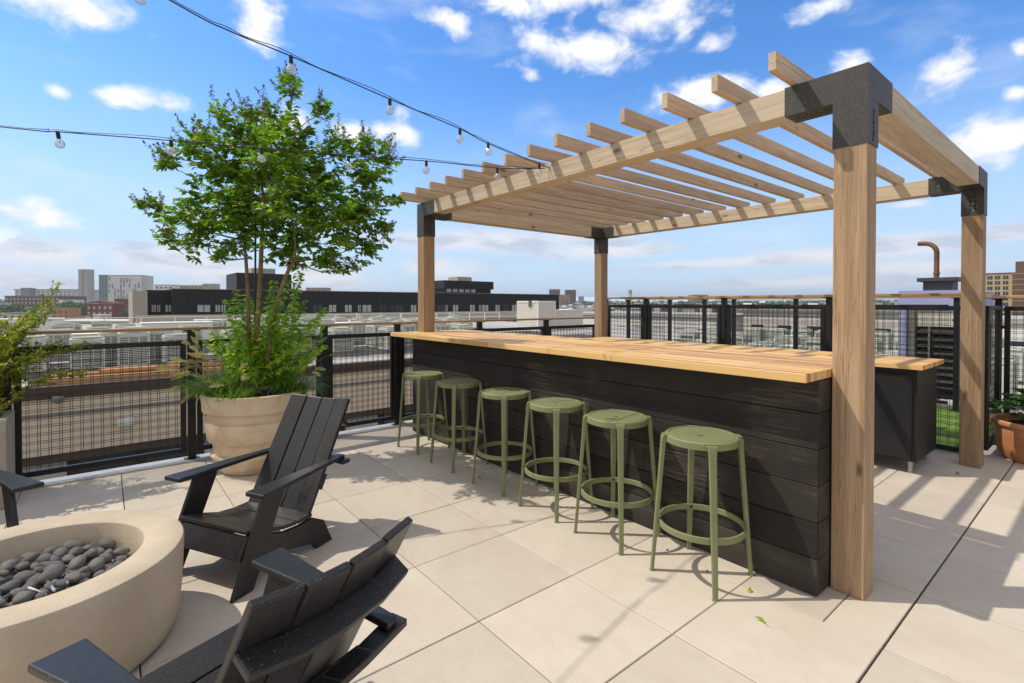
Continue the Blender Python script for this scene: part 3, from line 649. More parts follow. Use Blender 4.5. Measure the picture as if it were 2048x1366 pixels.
# ================================================================== FIRE PIT
def fire_pit():
    C = (-2.700, -.226, 0)
    t = thing('fire_pit', 'round sand coloured concrete fire pit filled with lava stones', 'fire pit', C)
    mb = MB(); R = .497; r = .350; z = .39
    pr = [(.450,.012),(.466,.030),(.480,.09),(.489,.18),(.4945,.30),(R,z-.012),(R-.004,z-.003),(R-.012,z),(r+.010,z),(r+.003,z-.004),(r,z-.012),(r-.010,.26),(.02,.25),(.001,.25)]
    mb.lathe(pr, 96); o = mb.build('bowl', M_conc, t)
    mb = MB(); mb.lathe([(.43,.001),(.43,.022),(.001,.022)], 48); mb.build('base_ring', M_black, t)
    return C
FC = fire_pit()
def stone_mesh(seed, mat):
    bm = bmesh.new(); bmesh.ops.create_icosphere(bm, subdivisions=3, radius=1); random.seed(seed); o = rv(9)
    for v in bm.verts:
        p = v.co.copy(); v.co = p*(1 + .16*mnoise.noise(p*1.1+o) + .035*mnoise.noise(p*4+o))
    me = bpy.data.meshes.new('lava_stone'); bm.to_mesh(me); bm.free(); me.materials.append(mat)
    for p in me.polygons: p.use_smooth = True
    return me
SM = [stone_mesh(k, M_stone2 if k % 3 == 0 else M_stone) for k in range(9)]
def stones():
    random.seed(21); pts = []; n = 0
    for layer, (rad, zz, tries) in enumerate(((.325, .268, 900), (.315, .300, 1500), (.20, .325, 300))):
        lay = []
        for _ in range(tries):
            a = random.uniform(0, 2*pi); q = rad*sqrt(random.random()); s = random.choice((random.uniform(.013,.020), random.uniform(.020,.031), random.uniform(.020,.031)))
            if q + s*1.25 > .342: continue
            x, y = q*cos(a), q*sin(a)
            if layer == 0 and (x*RT.x+y*RT.y) < -.5: continue
            if all(hypot(x-u, y-w) > (s+e)*1.08 for u, w, e in lay): lay.append((x, y, s))
        for x, y, s in lay:
            me = random.choice(SM); o = bpy.data.objects.new('lava_stone', me); COL.objects.link(o)
            o.location = (FC[0]+x, FC[1]+y, zz + random.uniform(-.008,.010) + s*.2); o.scale = (s*1.32, s*1.02, s*.80); o.rotation_euler = (random.uniform(-.45,.45), random.uniform(-.45,.45), random.uniform(0, 6.28))
            pale = me.materials[0] == M_stone2
            tag(o, 'pale grey rounded lava stone heaped in the fire pit' if pale else 'dark grey rounded lava stone heaped in the fire pit', 'stone', 'pale lava stones in the fire pit' if pale else 'dark lava stones in the fire pit'); n += 1
    return n
NST = stones()
def rod(a, b, za=.335, zb=.315, lb=''):
    p = at(*a, Z=za); q = at(*b, Z=zb); mb = MB(); dd = (p-q).normalized(); mb.tube([q, q.lerp(p,.5)+Vector((0,0,.002)), p, p+dd*.004], [.0052,.0055,.0062,.004], 8)
    tag(mb.build('burner_rod', M_steel), lb, 'metal rod', 'metal burner rods among the stones')
for a, b, lb in (((109,1181),(82,1147),'shiny metal rod pointing to the near rim between two dark stones'), ((135,1166),(133,1138),'short upright metal rod closest to the pit centre right'), ((57,1176),(92,1190),'bent bright metal rod lying near the front rim'),
             ((0,1201),(28,1184),'metal rod at left photo edge near the front of the pit'), ((18,1174),(50,1154),'metal rod lower left, half under a round stone'), ((30,1134),(52,1130),'pale metal rod tip at upper left among stones')):
    rod(a, b, lb=lb)
for (x, y, z_, c, lb) in ((128,1133,.345,M_dry,'small yellow leaf scrap lying on the lava stones'), (180,1087,.345,M_dry,'small brown leaf scrap lying among rear lava stones')):
    p = at(x, y, Z=z_); mb = MB(); mb.leaf(p, Vector((.6,.5,.2)), Vector((0,0,1)), .022, .014); tag(mb.build('fallen_leaf', c), lb, 'leaf')

# ================================================================== PLANTER WITH CRAPE MYRTLE
PC = Vector((-4.735, 1.005, 0))
def planter():
    t = thing('ribbed_planter', 'large weathered beige planter with overlapping rings under the small tree', 'planter', PC)
    mb = MB(); z = .655
    pr = [(.262,.001),(.275,.010),(.302,.065),(.330,.128),(.341,.146),(.336,.158),(.3125,.161),(.322,.21),(.328,.268),(.356,.270),(.364,.279),(.373,.35),(.384,.408),(.379,.425),(.3575,.430),(.361,.47),(.363,.507),(.391,.509),(.399,.518),(.401,.58),(.408,.640),(.408,.650),(.400,z),(.380,z),(.374,z-.01),(.366,.60),(.05,.60),(.001,.60)]
    mb.lathe(pr, 72); mb.build('pot', M_pot, t)
    mb = MB(); n = 40; mb.lathe([(.355,.606),(.2,.622),(.001,.63)], 30); mb.build('soil', M_soil, t)
planter()
def branch(mb, a, b, r0, r1, sag=.0, wob=.02, n=6):
    a = Vector(a); b = Vector(b); w1, w2 = rv(wob), rv(wob); pts = []
    for i in range(n+1):
        s = i/n; pts.append(a.lerp(b, s) + w1*sin(pi*s) + w2*sin(2*pi*s)*.5 + Vector((0,0,sag*sin(pi*s))))
    mb.tube(pts, [r0+(r1-r0)*i/n for i in range(n+1)], 7); return pts
def tree():
    random.seed(5)
    t = thing('crape_myrtle_tree', 'small multi-stemmed tree with seed clusters growing in the ribbed planter', 'tree', PC); L = -PC
    trunk = MB(); crown = MB(); pan = MB()
    D0 = (PC - Vector((0,0,H))).dot(FW)
    def P(x, y, dz=0): return at(x, y, D=D0+dz)
    # three main stems and their forks (measured along the stems in the photo)
    base = [P(500,745,.0), P(516,745,.05), P(535,745,-.05)]
    sA = [base[0], P(497,640,.02), P(496,585,.04), P(492,520,.05), P(488,480,.08)]
    sB = [base[1], P(514,660,0), P(519,590,-.02), P(522,520,-.03), P(524,470,-.02), P(527,400,0), P(520,340,.02), P(525,290,.0)]
    sC = [base[2], P(543,650,-.04), P(558,590,-.08), P(575,545,-.1), P(590,520,-.1)]
    trunk.tube(sA, [.019,.017,.016,.014,.011], 9); trunk.tube(sB, [.024,.022,.020,.018,.016,.012,.009,.006], 10); trunk.tube(sC, [.021,.020,.018,.016,.012], 9)
    nodes = [(sA[-1], .011), (sB[4], .013), (sB[5], .011), (sB[6], .008), (sC[-1], .012), (sA[-2], .012), (sC[-2], .013), (sB[7], .006)]
    cl = [(585,190,24,1),(575,165,12,1),(640,228,24,1),(560,245,34,1),(500,240,36,1),(445,268,40,1),(398,292,36,1),(352,318,26,1),(470,320,52,0),(540,315,56,0),(425,345,44,0),(338,332,16,1),
          (600,325,46,0),(672,300,40,1),(722,300,40,1),(770,322,24,1),(720,352,44,0),(655,378,48,0),(580,388,58,0),(505,395,56,0),(440,390,42,0),(318,418,22,1),(362,430,34,0),(420,442,46,0),(490,462,46,0),
          (562,456,56,0),(640,450,50,0),(700,432,44,0),(752,408,30,0),(790,402,12,0),(762,462,28,1),(712,492,44,0),(645,516,40,0),(590,516,30,0),(440,508,32,0),(385,492,30,0),(340,480,20,1),(686,536,18,1),(290,412,10,1),(610,270,18,0),(560,360,50,0),(520,360,46,0),(470,355,42,0),(610,355,40,0),(400,400,36,0),(540,430,46,0),(450,430,38,0),(670,415,40,0),(600,480,40,0),(420,470,34,0),(730,400,30,0),(500,290,40,0),(590,290,34,0),(640,345,34,0),(610,420,50,0),(480,425,50,0),(530,420,50,0),(380,300,25,0),(680,470,40,0),(470,490,30,0),(735,450,30,0),(545,500,34,0),(330,455,20,0)]
    px = D0/F
    nl = 0
    for (x, y, r, tipp) in cl:
        dz = random.gauss(0, .20) * (1.0 if r > 30 else .6); c = P(x, y, dz)
        # fork nearest below the cluster
        nd_, rr = min(nodes, key=lambda q: (c-q[0]).length + (.6 if q[0].z > c.z+.05 else 0))
        pts = branch(trunk, nd_, c, min(rr, .009), .0028, -.02, .022)
        nodes.append((pts[3], .006)); nodes.append((c, .0035))
        R = r*px
        nt = max(6, int(6 + (r/7.9)**1.62))
        for k in range(nt):
            d = rv(); d.z = abs(d.z)*.85 + d.z*.35; d += (c - (sB[4] + Vector((0,0,.25))))*.8; d.normalize()
            o = c + rv(R*.33); e = o + d*R*random.uniform(.55, 1.05); e.z -= .012
            tw = branch(trunk, o, e, .0021, .0010, .006, .006, 4)
            lnn = (e-o).length; m = max(6, int(lnn/.0120)); side = 1
            for i in range(m):
                s = (i+.6)/m; p = o.lerp(e, s) + Vector((0,0,.006*sin(pi*s))); ax = (e-o).normalized(); sdv = ax.cross(Vector((0,0,1))); sdv = sdv.normalized() if sdv.length > .05 else Vector((1,0,0))
                ld = ax*random.uniform(.2,.9) + sdv*side*random.uniform(.6,1.2) + Vector((0,0,random.uniform(-.75,.25))); side = -side
                ln = random.uniform(.050,.088)*(1.0 if s < .8 else .75)
                crown.leaf(p, ld, Vector((random.gauss(0,.65), random.gauss(0,.65), .8)), ln, ln*random.uniform(.44,.56), fold=.22); nl += 1
            if tipp and random.random() < .55 or random.random() < .045:
                # open upright seed cluster
                ax = (d + Vector((0,0,.8))).normalized(); hh = random.uniform(.08,.14); top = e + ax*hh
                trunk.tube([e, top], [.0012,.0007], 4)
                for q in range(34):
                    s = random.random(); w = rv(.016*(1.15-s)); p = e.lerp(top, s) + w
                    for _ in range(2): pan.leaf(p, rv(), rv(), .011, .009, fold=.4)
    trunk.build('trunk', M_bark, t, loc=L); crown.build('crown', M_leaf, t, loc=L); pan.build('seed_clusters', M_pan, t, loc=L)
    # young shoots rising from the pot round the stems
    sh = MB(); st = MB(); random.seed(11)
    tips = [(455,600),(470,580),(480,610),(494,590),(505,600),(470,640),(445,650),(430,660),(540,580),(548,560),(560,600),(575,620),(590,640),(600,560),(597,540),(610,600),(625,640),(580,560),(520,620),(530,640),(560,660),(600,670),(615,690),(480,690),(460,700),(500,680),(550,700),(580,700),(520,700),(640,625),(605,625),(440,690),(425,690),(490,720),(540,720),(570,730),(470,660),(510,650),(590,600),(645,650),(650,690),(420,655),(412,680),(450,620),(625,700),(600,730),(460,740),(500,745),(550,745),(545,620),(495,720),(655,615)]
    for (x, y) in tips:
        b = P(random.uniform(478, 562), 775, random.gauss(0,.09)); e = P(x, y, random.gauss(0,.13)); pts = branch(st, b, e, .004, .0012, 0, .02, 8)
        m = int((e-b).length/.024)
        for i in range(m):
            s = (i+.7)/m
            if s < .12: continue
            k = s*8; j = min(int(k), 7); p = pts[j].lerp(pts[j+1], k-j); a = random.uniform(0, 6.28)
            for q in range(2):
                ld = Vector((cos(a+q*pi), sin(a+q*pi), random.uniform(-.7,.3))); ln = random.uniform(.055,.092)*(1.08-.4*s); sh.leaf(p, ld, Vector((0,0,.7))+rv(.75), ln, ln*.58, fold=.18)
    shoots = st.build('young_shoots', M_shoot, t, loc=L); sh.build('shoot_leaves', M_shoot, shoots)
    mb = MB(); mb.tube([P(510,770,.03), P(511,440,.03)], .0085, 8); tag(mb.build('plant_stake', M_stake), 'dark green support stake standing beside the middle stem of the small tree', 'plant stake')
    return nl
NL = tree()
def grass(label, ctr, spread, nb, npl, lean, seed, hmax=.30):
    random.seed(seed); t = thing('fountain_grass', label, 'ornamental grass', ctr); hmax *= 1.22; g = MB(); pl = MB(); sk = MB()
    def blade(o, d, ln, w, droop, n=5):
        pts = []; p = Vector(o); v = d.normalized()
        for i in range(n+1): pts.append(p.copy()); p = p + v*(ln/n); v = (v + Vector((0,0,-droop/n))).normalized()
        sd = v.cross(Vector((0,0,1))); sd = sd.normalized() if sd.length > .01 else Vector((1,0,0)); vs = []
        for i, q in enumerate(pts):
            ww = w*(1-(i/n)**1.6)+.0003; vs += [q-sd*ww, q+sd*ww]
        g.add(vs, [(2*i, 2*i+1, 2*i+3, 2*i+2) for i in range(n)], 0, True); return pts
    for i in range(nb):
        a = random.uniform(0, 6.28); q = spread*sqrt(random.random()); o = Vector((q*cos(a)*1.2, q*sin(a)*1.2, 0)); d = Vector((cos(a)*.55, sin(a)*.55, 1)) + Vector(lean)*random.uniform(.2,1) + rv(.16)
        blade(o, d, random.uniform(.45,1)*hmax*1.1, .0030, random.uniform(1.0,2.4))
    for i in range(npl):
        a = random.uniform(0, 6.28); o = Vector((spread*.6*cos(a), spread*.6*sin(a), 0)); d = Vector((0,0,1)) + Vector(lean)*random.uniform(.7,1.7) + rv(.26); ln = random.uniform(.95,1.45)*hmax
        pts = []; p = o; v = d.normalized()
        for k in range(6): pts.append(p.copy()); p = p+v*(ln/5); v = (v+Vector((0,0,-.17))).normalized()
        sk.tube(pts, .0009, 4); L0 = random.uniform(.09,.145); e = pts[-1]
        for k in range(150):
            s = random.random(); r = .0135*sin(pi*min(1, .12+s*.85)); w = rv(); w = (w - v*w.dot(v)).normalized(); q = e + v*L0*s + Vector((0,0,-.02*s*s)); pl.leaf(q, w+v*.9, v, r*1.6+.008, .0032, fold=.1)
    g.build('blades', M_grass, t); s_ = sk.build('stalks', M_plume, t); pl.build('plumes', M_plume, s_)
grass('fountain grass with pale bottlebrush plumes spilling over left side of the ribbed planter', (PC.x-.12, PC.y-.23, .615), .13, 950, 34, (-.55*RT.x-.05, -.55*RT.y-.0, .0), 3)
grass('smaller fountain grass tuft at the right back side of the ribbed planter', (PC.x+.16, PC.y+.25, .615), .10, 520, 12, (.34*RT.x, .34*RT.y, .05), 8, .27)
grass('short fountain grass tuft at the front rim of the ribbed planter', (PC.x+.16, PC.y-.20, .610), .11, 520, 5, (-.05, -.15, 0), 13, .17)

# ================================================================== LEFT BOX PLANTER AND SHRUB
def box_planter():
    B = Vector((-5.02, -.72, 0)); t = thing('box_planter', 'tall pale cast stone box planter at left photo edge by the fence', 'planter', B); L = -B
    mb = MB(); x0, x1, y0, y1, z = -5.22, -4.80, -1.55, -.525, .61
    mb.box(x0, x1, y0, y0+.045, .001, z); mb.box(x0, x1, y1-.045, y1, .001, z); mb.box(x0, x0+.045, y0+.0455, y1-.0455, .001, z); mb.box(x1-.045, x1, y0+.0455, y1-.0455, .001, z); mb.build('planter_wall', M_gplant, t, bevel=.006, seg=2, loc=L)
    mb = MB(); mb.box(x0+.046, x1-.046, y0+.046, y1-.046, .05, .55); mb.build('soil', M_soil, t, loc=L)
    random.seed(31); B2 = Vector((-5.0, -.75, .55)); s = thing('abelia_shrub', 'yellow green arching shrub in the pale box planter at left', 'shrub', B2); st = MB(); lf = MB()
    tips = [(124,566,3.9),(105,600,3.9),(60,620,3.95),(85,650,4.0),(40,640,3.9),(20,640,4.0),(100,640,3.8),(185,690,4.0),(150,700,4.0),(110,690,3.9),(172,752,4.0),(120,768,3.9),(80,700,3.8),(60,720,3.9),(70,760,3.9),(40,780,4.0),(10,690,3.8),(20,740,3.7),(30,700,4.1),(-20,660,3.9),(-30,720,3.8),(5,790,3.8),(50,680,3.7),(95,720,3.7),(130,700,4.1),(45,750,3.7),(12,770,3.9),(30,660,3.8),(60,690,4.0),(-10,620,3.9),(0,650,3.8),(0,710,3.9),(20,720,3.9),(35,735,4.0),(15,800,3.9),(70,740,3.8),(110,620,3.9),(75,630,3.9)]
    for (x, y, d) in tips:
        e = at(x, y, D=d+random.gauss(0,.06)); o = B2 + Vector((random.uniform(-.14,.14), random.uniform(-.40,.16), 0)); w = rv(.03); pts = []
        hgt = max(.10, .22-(e.z-B2.z)*.15)
        for i in range(11):
            q = i/10; pts.append(o.lerp(e, q**1.15) + Vector((0,0,hgt*sin(pi*q)*.8)) + w*sin(pi*q))
        st.tube([p-B2 for p in pts], [.0035-.0026*i/10 for i in range(11)], 5)
        for i in range(1, 11):
            for h in range(8):
                p = pts[i-1].lerp(pts[i], random.random()); ax = (pts[i]-pts[i-1]).normalized(); k = rv(); ld = ax*.75 + (k-ax*k.dot(ax)).normalized()*.9
                ln = random.uniform(.028,.050)*(1 if i < 10 else .8); lf.leaf(p-B2, ld, Vector((0,0,1))+rv(.4), ln, ln*.45)
            for _k in range(2 if i < 10 else 0):   # side twigs
                k = rv(.5); k.z = abs(k.z); tw = (k+(pts[i]-pts[i-1]).normalized()).normalized(); st.tube([pts[i]-B2, pts[i]+tw*.10-B2], [.0016,.0008], 4)
                for h in range(11): ln = random.uniform(.026,.044); lf.leaf(pts[i]+tw*.10*random.random()-B2, tw*.6+rv(.7), Vector((0,0,1))+rv(.4), ln, ln*.45)
    st.build('stems', M_bark, s); lf.build('foliage', M_yleaf, s)
box_planter()

# ================================================================== TERRACOTTA POT, RIGHT EDGE
def terracotta_pot():
    C = Vector((-.425, 6.47, 0)); t = thing('terracotta_pot', 'round terracotta pot with wide rim at the right photo edge', 'pot', C)
    mb = MB(); mb.lathe([(.285,.001),(.300,.006),(.328,.05),(.345,.14),(.350,.25),(.352,.30),(.358,.306),(.376,.312),(.382,.325),(.380,.345),(.368,.352),(.350,.350),(.338,.335),(.334,.30),(.05,.29),(.001,.29)], 64); mb.build('pot_body', M_terra, t)
    mb = MB(); mb.lathe([(.336,.295),(.2,.312),(.001,.32)], 24); mb.build('soil', M_soil, t)
    random.seed(41); B = C + Vector((0,0,.31)); s = thing('leafy_plant', 'bushy dark green lobed-leaf plant in the terracotta pot', 'plant', B); st = MB(); lf = MB()
    for k in range(150):
        a = random.uniform(0, 6.28); rr = random.uniform(.02,.36); z = .27*(1-(rr/.44)**2)+random.uniform(-.06,.08); e = Vector((rr*cos(a), rr*sin(a), max(.02,z))); o = Vector((.10*cos(a), .10*sin(a), -.01)); st.tube([o, o.lerp(e,.5)+Vector((0,0,.03)), e], [.003,.0025,.0015], 5)
        out = Vector((cos(a), sin(a), .15)); 
        for q in range(7):   # lobed leaf of several blades
            b = (q-3)*.42; d = Vector((out.x*cos(b)-out.y*sin(b), out.x*sin(b)+out.y*cos(b), random.uniform(-.25,.35))); ln = random.uniform(.055,.095)*(1-.06*abs(q-3)); lf.leaf(e, d, Vector((0,0,1))+rv(.5), ln, ln*.62, fold=.15)
    st.build('stems', M_dleaf, s); lf.build('foliage', M_dleaf, s)
terracotta_pot()

# ================================================================== LEAF LITTER ON THE PAVERS
random.seed(3)
for (x, y, sz, lb) in ((1531,1248,.055,'curled green leaf on the sunny paver in front of the bar'), (1500,1176,.05,'green leaf beside the ring shadow of the nearest stool'), (1018,964,.045,'small green leaf on shaded paver under third stool'),
    (956,954,.045,'dry leaf on shaded paver between the left stools'), (1331,1102,.03,'dark leaf scrap in the ring shadow of the nearest stools'), (1416,1140,.028,'dark curled scrap near the nearest stool leg'), (590,868,.03,'yellow leaf scrap on the rear slats of the lounge chair'), (1911,948,.05,'dark twig scrap on the shaded pavers near the far right post')):
    z = .215 if x == 590 else .006; p = at(x, y, Z=z); mb = MB(); d = Vector((random.uniform(-1,1), random.uniform(-1,1), .12))
    mb.leaf(p, d, Vector((random.gauss(0,.5), random.gauss(0,.5), 1)), sz, sz*.45, fold=.5); mb.tube([p, p-d.normalized()*sz*.3+Vector((0,0,.001))], .0009, 4)
    tag(mb.build('fallen_leaf', M_dry if 'd' == lb[0] else M_shoot), lb, 'leaf')

# ================================================================== NEXT-DOOR BLOCK ACROSS THE COURTYARD
def base_loc(o): return (-o.location.x, -o.location.y, -o.location.z)
def neighbour():
    t = thing('apartment_block', 'tan stucco block across the courtyard with brown parapet and rooftop condensers', 'building', (-15, 2, -13)); L = base_loc(t)
    X = -15.0; ya, yb = -26, 34; zt = -.44
    def b(n, m, *a, bev=0):
        mb = MB(); mb.box(*a); return mb.build(n, m, t, bevel=bev, loc=L)
    b('wall', M_beige, X-2, X, ya, yb, -1.95, zt-.27); b('roof', M_roof, -62, X-.30, ya, yb, zt-.30, zt-.12)
    b('parapet', M_brown, X-.295, X+.06, ya, yb, zt-.265, zt, bev=.01); b('wall_band', M_slate, X+.001, X+.03, ya, yb, -1.10, -1.03); b('lower_wall', M_brown, X-2, X-.3, ya, yb, -13, -1.96)
    b('lintel_band', M_brown, X-.299, X+.05, ya, yb, -2.12, -1.955)
    for i in range(36):
        y = -13+i*1.25; mb = MB(); mb.box(X-.298, X-.20, y, y+1.05, -3.7, -2.13); mb.build('window', M_wing if i % 3 else M_wint, t, loc=L)
    p = at(251, 843, X=X+.02); mb = MB(); mb.box(X+.001, X+.16, p.y-.16, p.y+.16, p.z-.10, p.z+.10); mb.build('wall_lamp', M_white, t, bevel=.02, loc=L)
    p = at(117, 797, X=X+.02); mb = MB(); mb.lathe([(.001,.0),(.10,0),(.10,-.12),(.001,-.16)], 12, (X+.12, p.y, p.z+.06)); mb.build('wall_lamp', M_slate, t, loc=L)
    return zt-.12
ZR = neighbour()
def condenser():
    t = thing('condenser_unit', '', 'air conditioner', (0,0,0)); h = .86; w = .38
    mb = MB(); mb.box(-w, w, -w, w, 0, .06, 0); mb.box(-w, w, -w, w, h-.10, h, 0)
    for sx in (-1, 1):
        for sy in (-1, 1): mb.box(sx*w-(.07 if sx > 0 else 0), sx*w+(0 if sx > 0 else .07), sy*w-(.07 if sy > 0 else 0), sy*w+(0 if sy > 0 else .07), .061, h-.101, 0)
    for k in range(15):
        z = .10+k*.045; mb.box(-w+.012, w-.012, -w+.012, w-.012, z, z+.022, 0)
    mb.box(-w+.02, w-.02, -w+.02, w-.02, .07, h-.11, 1)
    for f in (-.12, .12): mb.box(f-.02, f+.02, w-.0115, w+.002, .065, h-.105, 0); mb.box(w-.0115, w+.002, f-.02, f+.02, .065, h-.105, 0)
    mb.build('casing', [M_acg, M_acd], t)
    mb = MB(); mb.lathe([(.33,h+.001),(.345,h+.03),(.355,h+.05),(.33,h+.055),(.30,h+.02),(.30,h+.002)], 24); mb.lathe([(.299,h+.004),(.17,h+.004)], 24, mi=1); mb.lathe([(.169,h+.006),(.001,h+.010)], 24, mi=0)
    for r in (.06,.13,.20,.26): mb.lathe([(r,h+.035),(r+.012,h+.040),(r+.024,h+.035)], 20, mi=0)
    for k in range(6): a = k*pi/3; mb.tube([(0,0,h+.04),(.31*cos(a),.31*sin(a),h+.035)], .006, 4, mi=0)
    mb.build('fan_guard', [M_acg, M_acd], t); return t
c0 = condenser(); first = [True]
def place_unit(x, y, z, lb, gp, rz=0, sc=1.0):
    s = (sc, sc, sc*random.uniform(.92,1.12))
    if first[0]: first[0] = False; c0.location = (x,y,z); c0.rotation_euler = (0,0,rz); c0.scale = s; c0['label'] = lb; c0['group'] = gp; return
    dup(c0, (x, y, z), rz, lb, gp, s)
bpy.context.view_layer.update(); random.seed(17)
rows = [(-18.6,'first'),(-19.9,'second'),(-23.4,'third'),(-24.7,'fourth'),(-29.0,'fifth'),(-30.6,'sixth')]
for X, nm in rows:
    y = -5.2*abs(X)/18.6 + random.uniform(0,.5)
    while y < 12.5*abs(X)/18.6:
        if random.random() < .80: place_unit(X+random.uniform(-.15,.15), y, ZR+.16, f'pale green condenser unit in the {nm} row from the brown roof edge, left roof', f'condensers of the {nm} row on the left roof', random.uniform(-.05,.05))
        y += random.choice((1.05,1.1,1.2,2.0))
for X, nm in rows:
    for k in (-.3, .3):
        mb = MB(); mb.box(X+k-.05, X+k+.05, -9, 22, ZR+.002, ZR+.155); tag(mb.build('condenser_rail', M_slate), f'long grey support rail under the {nm} condenser row on the left roof, {"courtyard" if k>0 else "far"} side', 'support rail')
for i, (X, y, l) in enumerate(((-21.6,-.8,2.2),(-21.6,3.6,1.6),(-26.7,1.2,2.6),(-26.9,9.0,2.0),(-33.5,4.0,4.0),(-33.5,-4.6,3.0))):
    mb = MB(); mb.box(X-.5, X+.5, y, y+l, ZR+.01, ZR+(.95,.8,1.1,.9,1.0,1.2)[i]); mb.box(X-.54, X+.54, y-.04, y+l+.04, ZR+(.95,.8,1.1,.9,1.0,1.2)[i]+.001, ZR+(.95,.8,1.1,.9,1.0,1.2)[i]+.04)
    tag(mb.build('duct_box', M_white, bevel=.02), ['short white duct box between condenser rows, left of the red brick building','small white duct box between condenser rows below the black building','long white duct box behind the fourth condenser row, left part','white duct box behind the fourth condenser row, right part','widest white duct box at the back of the left roof','tall white duct box at back left of the roof'][i], 'duct box')
random.seed(19)
for k in range(11):     # timber left lying along the roof edge
    p = at(70+k*9, 752-k*1.6, X=-16.2); y0 = p.y + random.uniform(-.4,.8); l = random.uniform(2.2,5.0); x = -15.75-.20*(k%6)-random.uniform(0,.06); z = ZR+.02+.10*(k//4)
    mb = MB(); mb.box(-.07,.07,0,l,0,.09); o = mb.build('timber_plank', M_lumber[0] if k % 4 else M_orange, bevel=.006); o.location = (x, y0, z); o.rotation_euler = (0,0,random.uniform(-.10,.10))
    tag(o, 'loose timber plank lying along the neighbouring roof edge' if k % 4 else 'orange toned timber plank lying along the neighbouring roof edge', 'plank', 'loose planks on the neighbouring roof' if k % 4 else 'orange planks on the neighbouring roof')
for i, (x, y0, y1, X) in enumerate(((671,633,655,-34),(714,628,652,-36),(766,638,656,-33),(803,628,655,-38),(865,635,660,-36),(900,626,655,-40),(920,633,658,-38))):
    a = at(x, y0, X=X); mb = MB(); mb.tube([(0,0,0),(0,0,a.z-ZR)], .05, 8); mb.lathe([(.08,a.z-ZR-.02),(.08,a.z-ZR+.04),(.001,a.z-ZR+.06)], 10)
    o = mb.build('vent_pipe', M_white, loc=(a.x, a.y, ZR)); tag(o, 'thin white vent pipe standing on the roof below the black building', 'vent pipe', 'white vent pipes on the left roof')
# white picket guard rail far across the roof
t = thing('roof_guard_rail', 'low white guard rail across the far end of the condenser roof', 'guard rail', (-44, 10, ZR)); L = base_loc(t)
mb = MB(); mb.box(-44.03,-43.97,-8,34,ZR+.95,ZR+1.0); mb.box(-44.02,-43.98,-8,34,ZR+.5,ZR+.53); mb.build('rail', M_white, t, loc=L)
for k in range(22): mb = MB(); mb.box(-44.04,-43.96,-8+k*2-.03,-8+k*2+.03,ZR,ZR+.95); mb.build('rail_post', M_white, t, loc=L)

# siding clad stair bulkhead
def bulkhead():
    c = at(1076, 690, X=-27); X1 = -27.0; yl = at(1110, 640, X=X1).y; xl = at(1035, 640, Y=c.y).x; zt = at(1076, 605, X=X1).z
    t = thing('stair_bulkhead', 'off-white siding clad stair bulkhead with round vent on the far roof', 'bulkhead', (X1, c.y, ZR)); L = base_loc(t); y0 = c.y
    mb = MB(); mb.box(xl+.02, X1-.02, y0+.02, yl-.02, -3, zt)
    n = int((zt+3)/.2)
    for k in range(n): z = -3+k*.2; mb.prism([(y0, z), (y0+.018, z+.198), (yl-.018, z+.198), (yl, z)], 0, xl, X1) if 0 else mb.box(xl+.004, X1-.004, y0+.004, yl-.004, z, z+.165)
    mb.build('siding', M_offw, t, loc=L)
    mb = MB()
    for (x, y) in ((X1, y0), (xl, y0), (X1, yl)): mb.box(x-.07, x+.012, y-.012, y+.07, -3, zt-.002)
    mb.box(xl-.03, X1+.03, y0-.03, yl+.03, zt+.001, zt+.12); mb.build('corner_trim', M_white, t, loc=L)
    p = at(1061, 609.5, Y=y0); mb = MB(); mb.tube([(p.x, y0-.03, p.z), (p.x, y0+.02, p.z)], .30, 16, 0); mb.tube([(p.x, y0-.035, p.z), (p.x, y0-.031, p.z)], .22, 16, 1); mb.build('round_vent', [M_acg, M_acd], t, loc=L)
    mb = MB(); a = at(1125, 622, X=X1-.4); mb.box(xl+.6, X1-.3, yl+.03, a.y+2.2, -3, a.z); mb.box(xl+.55, X1-.25, yl+.03, a.y+2.25, a.z+.001, a.z+.09); mb.build('lower_bay', M_offw, t, loc=L)
bulkhead()

